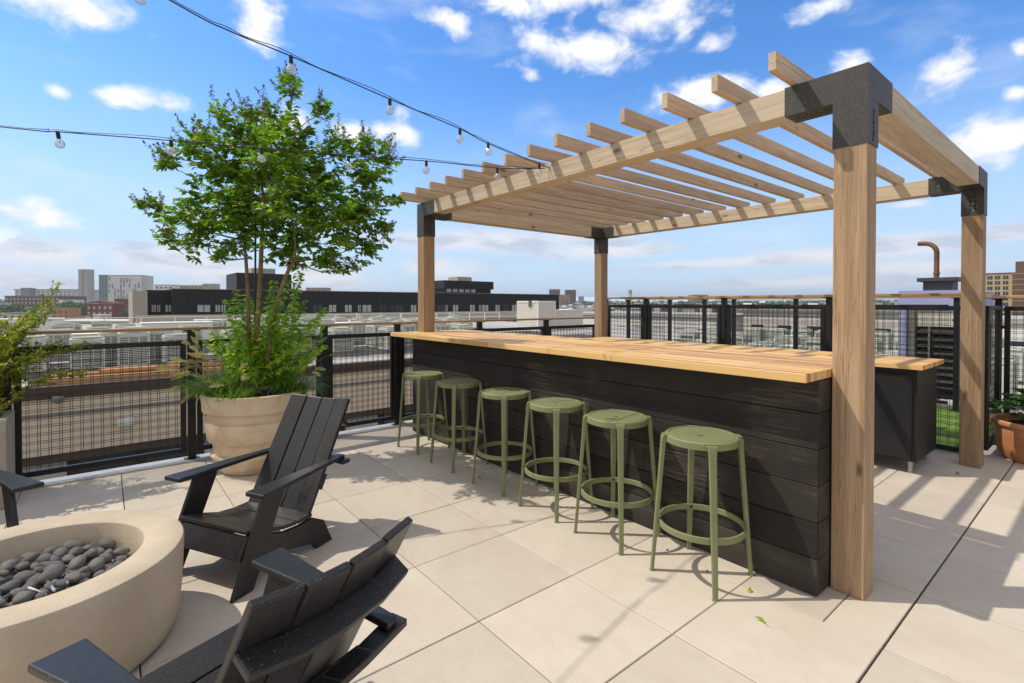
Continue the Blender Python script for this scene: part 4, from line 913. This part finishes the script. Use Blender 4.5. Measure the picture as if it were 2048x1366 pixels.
# ================================================================== LONG BLACK BUILDING
def black_building():
    X = -90.0; yl = at(295, 600, X=X).y; yr = at(1118, 600, X=X).y; zt = at(700, 583.5, X=X).z; zb = at(700, 625, X=X).z
    t = thing('black_building', 'long black metal clad building with window row across the far roofs', 'building', (X, (yl+yr)/2, -13)); L = base_loc(t)
    def b(n, m, *a): mb = MB(); mb.box(*a); return mb.build(n, m, t, loc=L)
    yk = at(344, 600, X=X).y
    b('upper_wall', M_blackw, X-16, X, yk, yr, zb, zt); b('recessed_wall', M_blackw, X-16, X-1.5, yl, yk-.01, zb, zt-.15)
    mb = MB(); y = yk
    while y < yr-.2: mb.box(X+.001, X+.05, y, y+.07, zb+1.55, zt); y += .62
    mb.build('wall_ribs', M_blackw, t, loc=L); b('coping', M_slate, X-16.1, X+.12, yk-.05, yr+.1, zt+.001, zt+.10)
    y2 = at(265, 600, X=X).y; b('end_wall', M_pod, X-16, X+.3, y2, yl-.02, -13, zt-.35)
    b('podium', M_pod, X-16, X+2.5, yl-1.4, yr+6, -1.35, zb-.06); b('podium_ledge', M_offw, X-16, X+4.4, yl-1.6, yr+6, -1.75, -1.36); b('lower_storey', M_pod, X-16, X+4.0, yl-1.4, yr+6, -13, -1.76)
    mb = MB(); y = yl-1
    while y < yr+6: mb.box(X+2.501, X+2.54, y, y+.05, -1.34, zb-.06); y += 1.9
    mb.build('panel_joints', M_offw, t, loc=L)
    wl = [(333,344,0),(305,313,0),(316,322,0),(395,420,0),(431,440,0),(443,451,0),(489,497,0),(541,550,0),(576,585,0),(626,644,1),(658,672,0),(690,703,0),(716,721,0),(725,742,0),(759,771,1),(782,787,1),(791,806,1),(822,832,0),(874,889,1),(891,895,0),(906,916,0),(940,949,0),(958,962,0),(964,976,0),(991,999,0),(1006,1016,1),(1024,1032,0),(1037,1046,1)]
    for (a, c, dk) in wl:
        ya, yc = at(a, 617, X=X).y, at(c, 617, X=X).y; xx = X if a > 344 else X-1.5
        mb = MB(); mb.box(xx+.001, xx+.06, ya, yc, at(a, 624, X=X).z, at(a, 610, X=X).z); w = mb.build('window', M_wing if dk else M_wint, t, loc=L)
        mb = MB(); ym = (ya+yc)/2; mb.box(xx+.061, xx+.10, ym-.05, ym+.05, at(a, 624, X=X).z, at(a, 610, X=X).z); mb.build('mullion', M_blackw, w)
    y = yl
    k = 0
    while y < yr+5 and k < 60: mb = MB(); mb.box(X+4.001, X+4.04, y+.3, y+1.5, -3.6, -2.1); mb.build('lower_window', M_wing, t, loc=L); y += 1.55+(k % 3)*.5; k += 1
    for (a, c, yt, ym, yb2) in ((473, 583, 547, 585, 590), (888, 987, 562, 578, 592)):
        ya, yc = at(a, 570, X=X-3).y, at(c, 570, X=X-3).y; z1 = at((a+c)/2, yt, X=X-3).z; zm = at((a+c)/2, ym, X=X-3).z
        mb = MB(); mb.box(X-12, X-3, ya, yc, zm, z1); q = ya
        while q < yc: mb.box(X-3, X-2.95, q, q+.07, zm, z1); q += .62
        ph = mb.build('penthouse', M_blackw, t, loc=L)
        mb = MB(); mb.box(X-11.5, X-3.4, ya+.5, yc-.5, zt+.1, zm-.001); mb.build('penthouse_base', M_blackw, ph)
        m_ = ya+(yc-ya)*.45; mb = MB(); mb.box(X-9, X-5, m_-1.2, m_+2.6, z1+.001, z1+1.0); mb.build('roof_hatch', M_pod, ph)
        for k in range(5):
            if a < 800 and k < 4: continue
            q = ya+.9+k*(yc-ya)*.12; mb = MB(); mb.box(X-3.399, X-3.3, q, q+(yc-ya)*.085, zt+.35, zm-.02); mb.build('penthouse_window', M_wint, ph)
black_building()

# ================================================================== ROOFS BEYOND THE TURF (seen through the back fences)
def wing():
    t = thing('low_roof_block', 'low block with condenser-covered pale roof beyond the turf strip', 'building', (-8, 16, -13)); L = base_loc(t)
    def b(n, m, *a): mb = MB(); mb.box(*a); return mb.build(n, m, t, loc=L)
    b('wall', M_beige, -14, 9, 14.0, 40, -13, -1.15); b('roof', M_roof, -13.9, 8.9, 14.3, 39.9, -1.149, -1.02); b('parapet', M_brown, -14.05, 9, 13.95, 14.28, -1.148, -.82)
    return -1.02
ZW = wing()
random.seed(23)
for Y, nm in ((16.2,'nearest'),(17.6,'second'),(21.4,'third'),(22.8,'fourth'),(27.5,'fifth'),(29.0,'sixth')):
    x = -13 + random.uniform(0,.4)
    while x < .5:
        if random.random() < .85: place_unit(x, Y+random.uniform(-.12,.12), ZW+.15, f'condenser unit seen through the back fence, in the {nm} row beyond the turf', f'condensers of the {nm} row beyond the turf', random.uniform(-.05,.05))
        x += random.choice((1.0,1.1,1.25,1.9))
for i, (Y, x0, x1, z1, m, lb) in enumerate(((44,-46,-24,.05,M_white,'long white low building behind the condensers, left part'),(47,-23,-9,.55,M_offw,'off-white low building behind the condensers, middle part'),(43,-8,6,.2,M_white,'white low building behind the condensers, right part'),(62,-70,-48,-.4,M_offw,'pale grey low building further left beyond the black building end'))):
    t = thing('low_building', lb, 'building', (x0, Y, -13)); L = base_loc(t)
    mb = MB(); mb.box(x0, x1, Y, Y+12, -13, z1); mb.build('wall', m, t, loc=L); mb = MB(); mb.box(x0-.2, x1+.2, Y-.2, Y+12.2, z1+.001, z1+.25); mb.build('roof', M_slate if i % 2 else M_roof, t, loc=L)
    x = x0+.8
    while x < x1-1.6:
        mb = MB(); mb.box(x, x+1.1, Y-.05, Y-.001, z1-2.3, z1-1.1); mb.build('window', M_wing, t, loc=L); x += 2.4
def plant_room():
    Y = 9.3; x0 = at(1797, 620, Y=Y).x; x1 = at(1926, 620, Y=9.3).x; zt = at(1860, 581, Y=Y).z; zl = at(1860, 613.5, Y=Y).z; za = at(1860, 626, Y=Y).z; zb = at(1860, 653, Y=Y).z
    t = thing('plant_room', 'mechanical enclosure with lavender sheathing and dark louvres beyond the turf', 'enclosure', (x0, Y, 0)); L = base_loc(t)
    def b(n, m, *a): mb = MB(); mb.box(*a); return mb.build(n, m, t, loc=L)
    b('sheathing', M_lav, x0, x1, Y, Y+2.6, zl-.0, zt); b('sheathing_edge', M_lav, x0, x0+.10, Y, Y+2.6, -.3, zl-.001); b('upper_panel', M_offw, x0+.20, x1, Y+.05, Y+2.5, zb, zl-.002); b('post', M_slate, x0+.101, x0+.199, Y+.02, Y+.12, 0, zl-.002)
    mb = MB(); mb.box(x0+.205, x1, Y+.10, Y+2.4, .02, zb-.002)
    z = .06
    while z < zb-.10: mb.prism([(Y+.02, z), (Y+.04, z-.012), (Y+.0995, z+.065), (Y+.0995, z+.085)], 0, x0+.205, x1); z += .10
    mb.build('louvre', M_lou, t, loc=L)
    mb = MB()
    for k in range(3): mb.box(x0+.35+k*.32, x0+.372+k*.32, Y+.0, Y+.018, .02, zb-.002)
    mb.build('louvre_mullion', M_slate, t, loc=L)
    Yb = 10.4; a = at(1846, 570, Y=Yb); c = at(1906, 570, Y=Yb); zq = at(1876, 563, Y=Yb).z; zz = at(1876, 555, Y=Yb).z; w = (c.x-a.x)
    f = thing('exhaust_stack', 'rusty bent exhaust pipe on dark flanged base above the mechanical enclosure', 'exhaust pipe', ((a.x+c.x)/2, Yb, zt)); F_ = base_loc(f)
    mb = MB(); mb.box(a.x, c.x, Yb, Yb+w, zt, zq); mb.build('base_box', M_bluegl and M_brkt, f, loc=F_); mb = MB(); mb.box(a.x-.07, c.x+.07, Yb-.07, Yb+w+.07, zq+.001, zz); mb.build('base_cap', M_brkt, f, loc=F_, bevel=.008)
    p = at(1873, 553, Y=Yb+w/2); r = (at(1880, 530, Y=Yb+w/2).x-at(1867.5, 530, Y=Yb+w/2).x)/2; q = at(1873, 505, Y=Yb+w/2); tip = at(1836, 487, Y=Yb+w/2); R = .16; pts = [(p.x, p.y, zz-.05), (p.x, p.y, q.z)]
    dx = tip.x-p.x; top = tip.z-.01
    for k in range(1, 8): s = k/7*pi/2; pts.append((p.x - R*(1-cos(s)), p.y, q.z + (top-q.z)*sin(s)))
    pts.append((tip.x, p.y, top+.005)); mb = MB(); mb.tube(pts, r*.92, 14); mb.tube([pts[-1], (tip.x+.012, p.y, top+.005)], r*.75, 12, 1); mb.build('pipe', [M_rust, M_hole], f, loc=F_)
    mb = MB(); mb.lathe([(r*.9,0),(r*1.15,0),(r*1.15,.03),(r*.9,.03)], 14, (p.x, p.y, zz+.06)); mb.build('pipe_collar', M_rust, f, loc=F_)
plant_room()

# ================================================================== CITY IN THE DISTANCE
def ground_z(d): return -13.0 if d < 420 else (-13 + (d-420)/1080*12.0 if d < 1500 else (-1 + min(1, (d-1500)/2500)*9))
mb = MB(); ds = [45, 120, 250, 420, 600, 800, 1000, 1250, 1500, 2000, 3000, 4500, 8000]; na = 48; vs = [(0,0,-13.2)]; fs = []
for d in ds: vs += [(d*cos(2*pi*k/na), d*sin(2*pi*k/na), ground_z(d)) for k in range(na)]
for k in range(na): fs.append((0, 1+k, 1+(k+1) % na))
for i in range(len(ds)-1):
    for k in range(na): fs.append((1+i*na+k, 1+(i+1)*na+k, 1+(i+1)*na+(k+1) % na, 1+i*na+(k+1) % na))
mb.add(vs, fs, 0, True); tag(mb.build('city_ground', M_land), kind='structure')
FH = Vector((FW.x, FW.y, 0)).normalized()
def far_frame(x, D): p = at(x, 600, D=D); return Vector((p.x, p.y, 0))
def far_box(name, label, x0, x1, yt, D, mat, cat='building', dep=None, roof=None, win=None, group=None, turn=0.0, yb=None):
    """a building at distance D, its front between two sight lines, standing on the city ground"""
    s = D/F; w = (x1-x0)*s*cos(turn); c = far_frame((x0+x1)/2, D); zt = at((x0+x1)/2, yt, D=D).z; zb = ground_z(D)-1.5; dep = dep or w*.6
    t = thing(name, label, cat, (c.x, c.y, zb), YAW+turn, group); h = zt-zb
    mb = MB(); mb.box(-w/2, w/2, 0, dep, 0, h); mb.build('wall', mat, t)
    mb = MB(); mb.box(-w/2-.01*w, w/2+.01*w, -.01*w, dep+.01*w, h+.001, h+.012*w+.15); mb.build('roof', roof or M_slate, t)
    if win:
        nx, nz, fw, fh, m, htop, wm, skip = win; k = 0
        for i in range(nx):
            for j in range(nz):
                if skip and (i*7+j*13+i*j*3) % skip == 0: continue
                if k >= 98: break
                X0 = -w/2 + w*(i+.5-fw/2)/nx; Z1 = h - htop - j*wm; mb = MB(); mb.box(X0, X0+w*fw/nx, -.06*s*3, -.001, Z1-wm*fh, Z1); mb.build('window', m, t); k += 1
    return t, w, h, s
far_box('apartment_slab', 'long low pale green-grey apartment slab left of the narrow tower', 30, 152, 580, 1000, M_offw, win=(14, 3, .45, .5, M_bluegl, 3, 5.5, 0))
far_box('apartment_slab', 'blue-grey stair block rising from the long pale apartment slab', 42, 61, 576, 990, M_bluegl)
far_box('residential_tower', 'narrow tall concrete tower with dark vertical strip on left skyline', 157, 176, 539, 900, M_twr, win=(1, 1, .16, 1, M_slate, 1, 55, 0), dep=14)
t, w, h, s = far_box('residential_tower', 'broad white tower with checkered black window slots on left skyline', 216, 281, 551, 1000, M_white, dep=22)
random.seed(2)
for i in range(11):
    for j in range(4):
        if random.random() < .45: continue
        X0 = -w/2+w*(i+.2+random.uniform(0,.25))/11; z1 = h-3-j*11-random.uniform(0,4); mb = MB(); mb.box(X0, X0+w*.030, -.8, -.001, z1-random.uniform(6,11), z1); mb.build('window_slot', M_bluegl, t)
for j in range(13): mb = MB(); mb.box(-w/2, w/2, -.3, -.002, h-2.5-j*3.6, h-2.2-j*3.6); mb.build('floor_line', M_twr, t)
far_box('residential_tower', 'dark blue-grey tower section attached left of the white checkered tower', 198, 215.8, 550, 1000, M_bluegl, dep=22, win=(3, 12, .5, .45, M_wing, 2, 3.7, 0))
far_box('residential_tower', 'pale rear wing on the right of the white checkered tower', 281.3, 296, 552, 1006, M_offw, dep=16, win=(2, 10, .5, .3, M_slate, 3, 4.2, 0))
far_box('brick_building', 'long brown brick building below the pale apartment slab at far left', 10, 118, 593, 600, M_brickb, win=(14, 2, .4, .45, M_wint, 2, 4.5, 0))
t, w, h, s = far_box('brick_building', 'red brick building with low gable and white windows left of black building', 172, 226, 608, 330, M_red, win=(5, 3, .38, .5, M_wint, 1.6, 3.6, 0), dep=9)
mb = MB(); mb.prism([(-w/2-.2, h+.5), (w/2+.2, h+.5), (w/2+.2, h+.8), (0, h+2.1), (-w/2-.2, h+.8)], 1, -.2, 9); mb.build('gable', M_red, t)
far_box('brick_building', 'dark red brick gabled row behind the red brick building', 228, 262, 598, 420, M_red, win=(4, 2, .4, .5, M_wing, 2, 3.6, 0))
far_box('apartment_house', 'half clad orange and grey building behind the yellow shrub', 92, 138, 616, 300, M_orange, win=(4, 3, .45, .6, M_bluegl, 1.5, 3.0, 0))
far_box('flat_roofed_house', 'low grey flat roofed house at left photo edge', -12, 62, 627, 260, M_offw, roof=M_slate, win=(5, 1, .3, .5, M_wing, 1, 3, 0))
far_box('flat_roofed_house', 'white flat roofed house in front of the trees at far left', 66, 88, 622, 300, M_white, win=(2, 1, .4, .4, M_wing, 1, 3, 0))
far_box('warehouse', 'white roofed low warehouse below the narrow tower', 117, 151, 600, 560, M_white, roof=M_white)
far_box('warehouse', 'wide pale grey warehouse roof behind the wooden rail at left', 60, 262, 645, 190, M_pod, roof=M_offw)
far_box('apartment_house', 'pale house beside the red brick building', 152, 171, 632, 310, M_offw, win=(2, 1, .4, .4, M_wing, 1, 3, 0))
for (a, b, yt, D, m, lb) in ((309,346,570,500,M_white,'white flat block peeking over left end of the black building'),(349,372,571,700,M_pink,'pink brick block peeking over the black building'),(373,405,571,600,M_tan,'tan block peeking over the black building'),(405,431,568,800,M_twr,'grey block peeking over the black building beside the tan one'),(612,653,576,800,M_pink,'pinkish block on the skyline right of the tree'),
      (1099,1120,579,1150,M_brickb,'left one of the two brown towers behind the black building end'),(1131,1152,580,1150,M_brickb,'right one of the two brown towers near the middle post'),(1112,1140,590,1000,M_pink,'low pink building at foot of the two brown towers'),(1384,1417,590,1500,M_slate,'flat grey block on the skyline behind the back fence'),(1157,1168,593,1300,M_lav,'tiny blue building between the brown tower and middle post')):
    far_box('distant_block', lb, a, b, yt, D, m, win=(4, 3, .4, .4, M_wing, 2, 3.6, 0) if D < 900 else (3, 6, .3, .4, M_wing, 3, 4, 0) if 'brown' in lb else None)
t = thing('water_tower', 'pale cylindrical tower on skyline just right of the rear left post', 'tower', tuple(far_frame(1260, 1200)) ); t.location.z = ground_z(1200); zt = at(1260, 580, D=1200).z - t.location.z
mb = MB(); mb.lathe([(4.2,0),(4.2,zt-11),(4.6,zt-10)], 16); mb.build('shaft', M_white, t); mb = MB(); mb.lathe([(4.7,zt-10),(4.7,zt),(.01,zt+.5)], 16); mb.build('tank', M_twr, t)
def tan_tower():
    D = 270; t, w, h, s = far_box('tan_apartment_tower', 'tan and brown brick apartment tower at the right photo edge', 1968, 2120, 546, D, M_tan, dep=26, roof=M_brickb, turn=-.79)
    s *= cos(.79)
    x = lambda px: (px-2044)*s
    for k, a in enumerate((1972, 1988, 2005)):
        for j in range(13):
            z1 = h-1.1-j*2.95; mb = MB(); mb.box(x(a), x(a+11), -.12, -.001, z1-1.9, z1); wd = mb.build('window', M_wing, t); mb = MB(); mb.box(x(a+5.2), x(a+5.8), -.16, -.121, z1-1.9, z1); mb.build('mullion', M_wint, wd)
    mb = MB(); mb.box(x(2024), w/2+.2, -.5, -.003, 0, h+.2); mb.build('brown_bay', M_brickb, t)
    for j in range(13): mb = MB(); mb.box(x(2024), w/2+.2, -.62, -.501, h-.2-j*2.95-.25, h-.2-j*2.95); mb.build('floor_band', M_tan, t)
    mb = MB(); mb.box(x(2030), w/2, 2, 14, h+.5, h+6.4); mb.build('stair_tower', M_brickb, t)
tan_tower()
# small row houses on the slope
def house_meshes():
    out = []
    for k, m in enumerate((M_offw, M_white, M_pink, M_slate, M_offw, M_red)):
        mb = MB(); w, d, h = 2.8, 5.5, 7.5+k*.4; mb.box(-w, w, -d, d, 0, h, 0)
        if k % 2: mb.prism([(-w-.2, h), (w+.2, h), (0, h+2.4)], 1, -d-.2, d+.2, 1)
        else: mb.box(-w-.2, w+.2, -d-.2, d+.2, h+.001, h+.5, 1)
        for x in (-1.3, 1.3):
            for z in (1.5, 4.6): mb.box(x-.55, x+.55, -d-.05, -d-.001, z, z+1.6, 2)
        me = mb.build('row_house', [m, M_slate if k % 3 else M_white, M_wing]); out.append(me.data); bpy.data.objects.remove(me)
    return out
HM = house_meshes(); random.seed(29)
HL = ['small off-white row house with flat roof', 'small white gabled row house', 'small pinkish row house with flat roof', 'small grey gabled row house', 'small pale row house with dark flat roof', 'small red brick gabled row house']
def houses(x0, x1, d0, d1, n, where, gp):
    for _ in range(n):
        x = random.uniform(x0, x1); D = random.uniform(d0, d1); p = far_frame(x, D); k = random.choice((0,0,1,1,1,2,3,4,4,5)); o = bpy.data.objects.new('row_house', HM[k]); COL.objects.link(o)
        o.location = (p.x, p.y, ground_z(p.length)-.6); o.rotation_euler = (0,0,YAW+random.choice((-.4,1.1))+random.uniform(-.1,.1)); tag(o, HL[k]+' '+where, 'house', HL[k][6:]+'s '+gp)
houses(1112, 1200, 330, 900, 85, 'on the distant slope beside the middle post', 'beside the middle post')
houses(1200, 1670, 420, 1300, 75, 'on far hillside seen over the back fence', 'over the back fence')
houses(0, 300, 300, 900, 38, 'among the trees at far left', 'at far left')
houses(1750, 1800, 400, 1200, 8, 'left of the mechanical enclosure', 'left of the enclosure')
# trees
def crown_mesh(seed, n=230):
    random.seed(seed); mb = MB(); lobes = [(rv(.33), random.uniform(.45,.8)) for _ in range(7)]
    for i in range(n):
        c, r = random.choice(lobes); d = rv().normalized(); p = c + d*r*random.uniform(.7,1.05); p.z = p.z*.85; mb.leaf(p*3.2+Vector((0,0,5.6)), rv(), d+rv(.3), random.uniform(.7,1.4), .8, fold=.1)
    o = mb.build('crown', M_green); me = o.data; bpy.data.objects.remove(o); return me
CM = [crown_mesh(k) for k in range(5)]
mb = MB(); mb.tube([(0,0,-1),(.1,0,2),(0,.1,5)], [.35,.28,.15], 7); o = mb.build('trunk', M_trunk); TM = o.data; bpy.data.objects.remove(o)
random.seed(37)
def ftree(x, D, sc, lb, gp):
    p = far_frame(x, D); t = thing('broadleaf_tree', lb, 'tree', (p.x, p.y, ground_z(p.length)), random.uniform(0,6), gp); t.scale = (sc*random.uniform(.9,1.2), sc*random.uniform(.9,1.2), sc)
    for n, me in (('trunk', TM), ('crown', random.choice(CM))): o = bpy.data.objects.new(n, me); COL.objects.link(o); o.parent = t
for _ in range(34): ftree(random.uniform(118,172), random.uniform(330,540), random.uniform(1.1,1.7), 'green tree in the clump between narrow tower and red brick building', 'trees left of the red brick building')
for _ in range(12): ftree(random.uniform(224,264), random.uniform(340,520), random.uniform(1.0,1.5), 'green tree right of the red brick building with white windows', 'trees right of the red brick building')
for _ in range(22): ftree(random.uniform(-10,90), random.uniform(330,600), random.uniform(.9,1.4), 'green tree among the low roofs at the far left edge', 'trees at the far left edge')
for _ in range(20): ftree(random.uniform(1115,1185), random.uniform(600,1000), random.uniform(1,1.4), 'green tree between the small houses beside the middle post', 'trees beside the middle post')
mb = MB(); random.seed(43)
for _ in range(950):
    x = random.choice((random.uniform(1100,1700), random.uniform(1100,1700), random.uniform(-40,320), random.uniform(1740,1960))); D = random.uniform(800, 2300); p = far_frame(x, D); z = ground_z(p.length); s = random.uniform(3.5, 6.5)
    for k in range(22):
        q = rv().normalized()*s; q.z = abs(q.z)*1.2; mb.leaf(p+Vector((0,0,z+2.5))+q, rv(), q+rv(.3), s*.75, s*.7, fold=.1)
tag(mb.build('distant_woodland', M_green), 'green wooded belt along the horizon', 'woodland', kind='stuff')

# ================================================================== AIR
def haze():
    m = bpy.data.materials.new('haze_air'); m.use_nodes = True; nt = m.node_tree; nt.nodes.clear()
    o = nt.nodes.new('ShaderNodeOutputMaterial'); v = nt.nodes.new('ShaderNodeVolumePrincipled'); v.inputs['Color'].default_value = (.88,.93,1,1); v.inputs['Density'].default_value = HAZE; v.inputs['Anisotropy'].default_value = .3
    nt.links.new(v.outputs[0], o.inputs['Volume'])
    mb = MB(); mb.box(-8500, 8500, -8500, 8500, -15.0, 120); tag(mb.build('haze', m), 'thin pale haze over the city', 'haze', kind='stuff')
HAZE = .00016
haze()
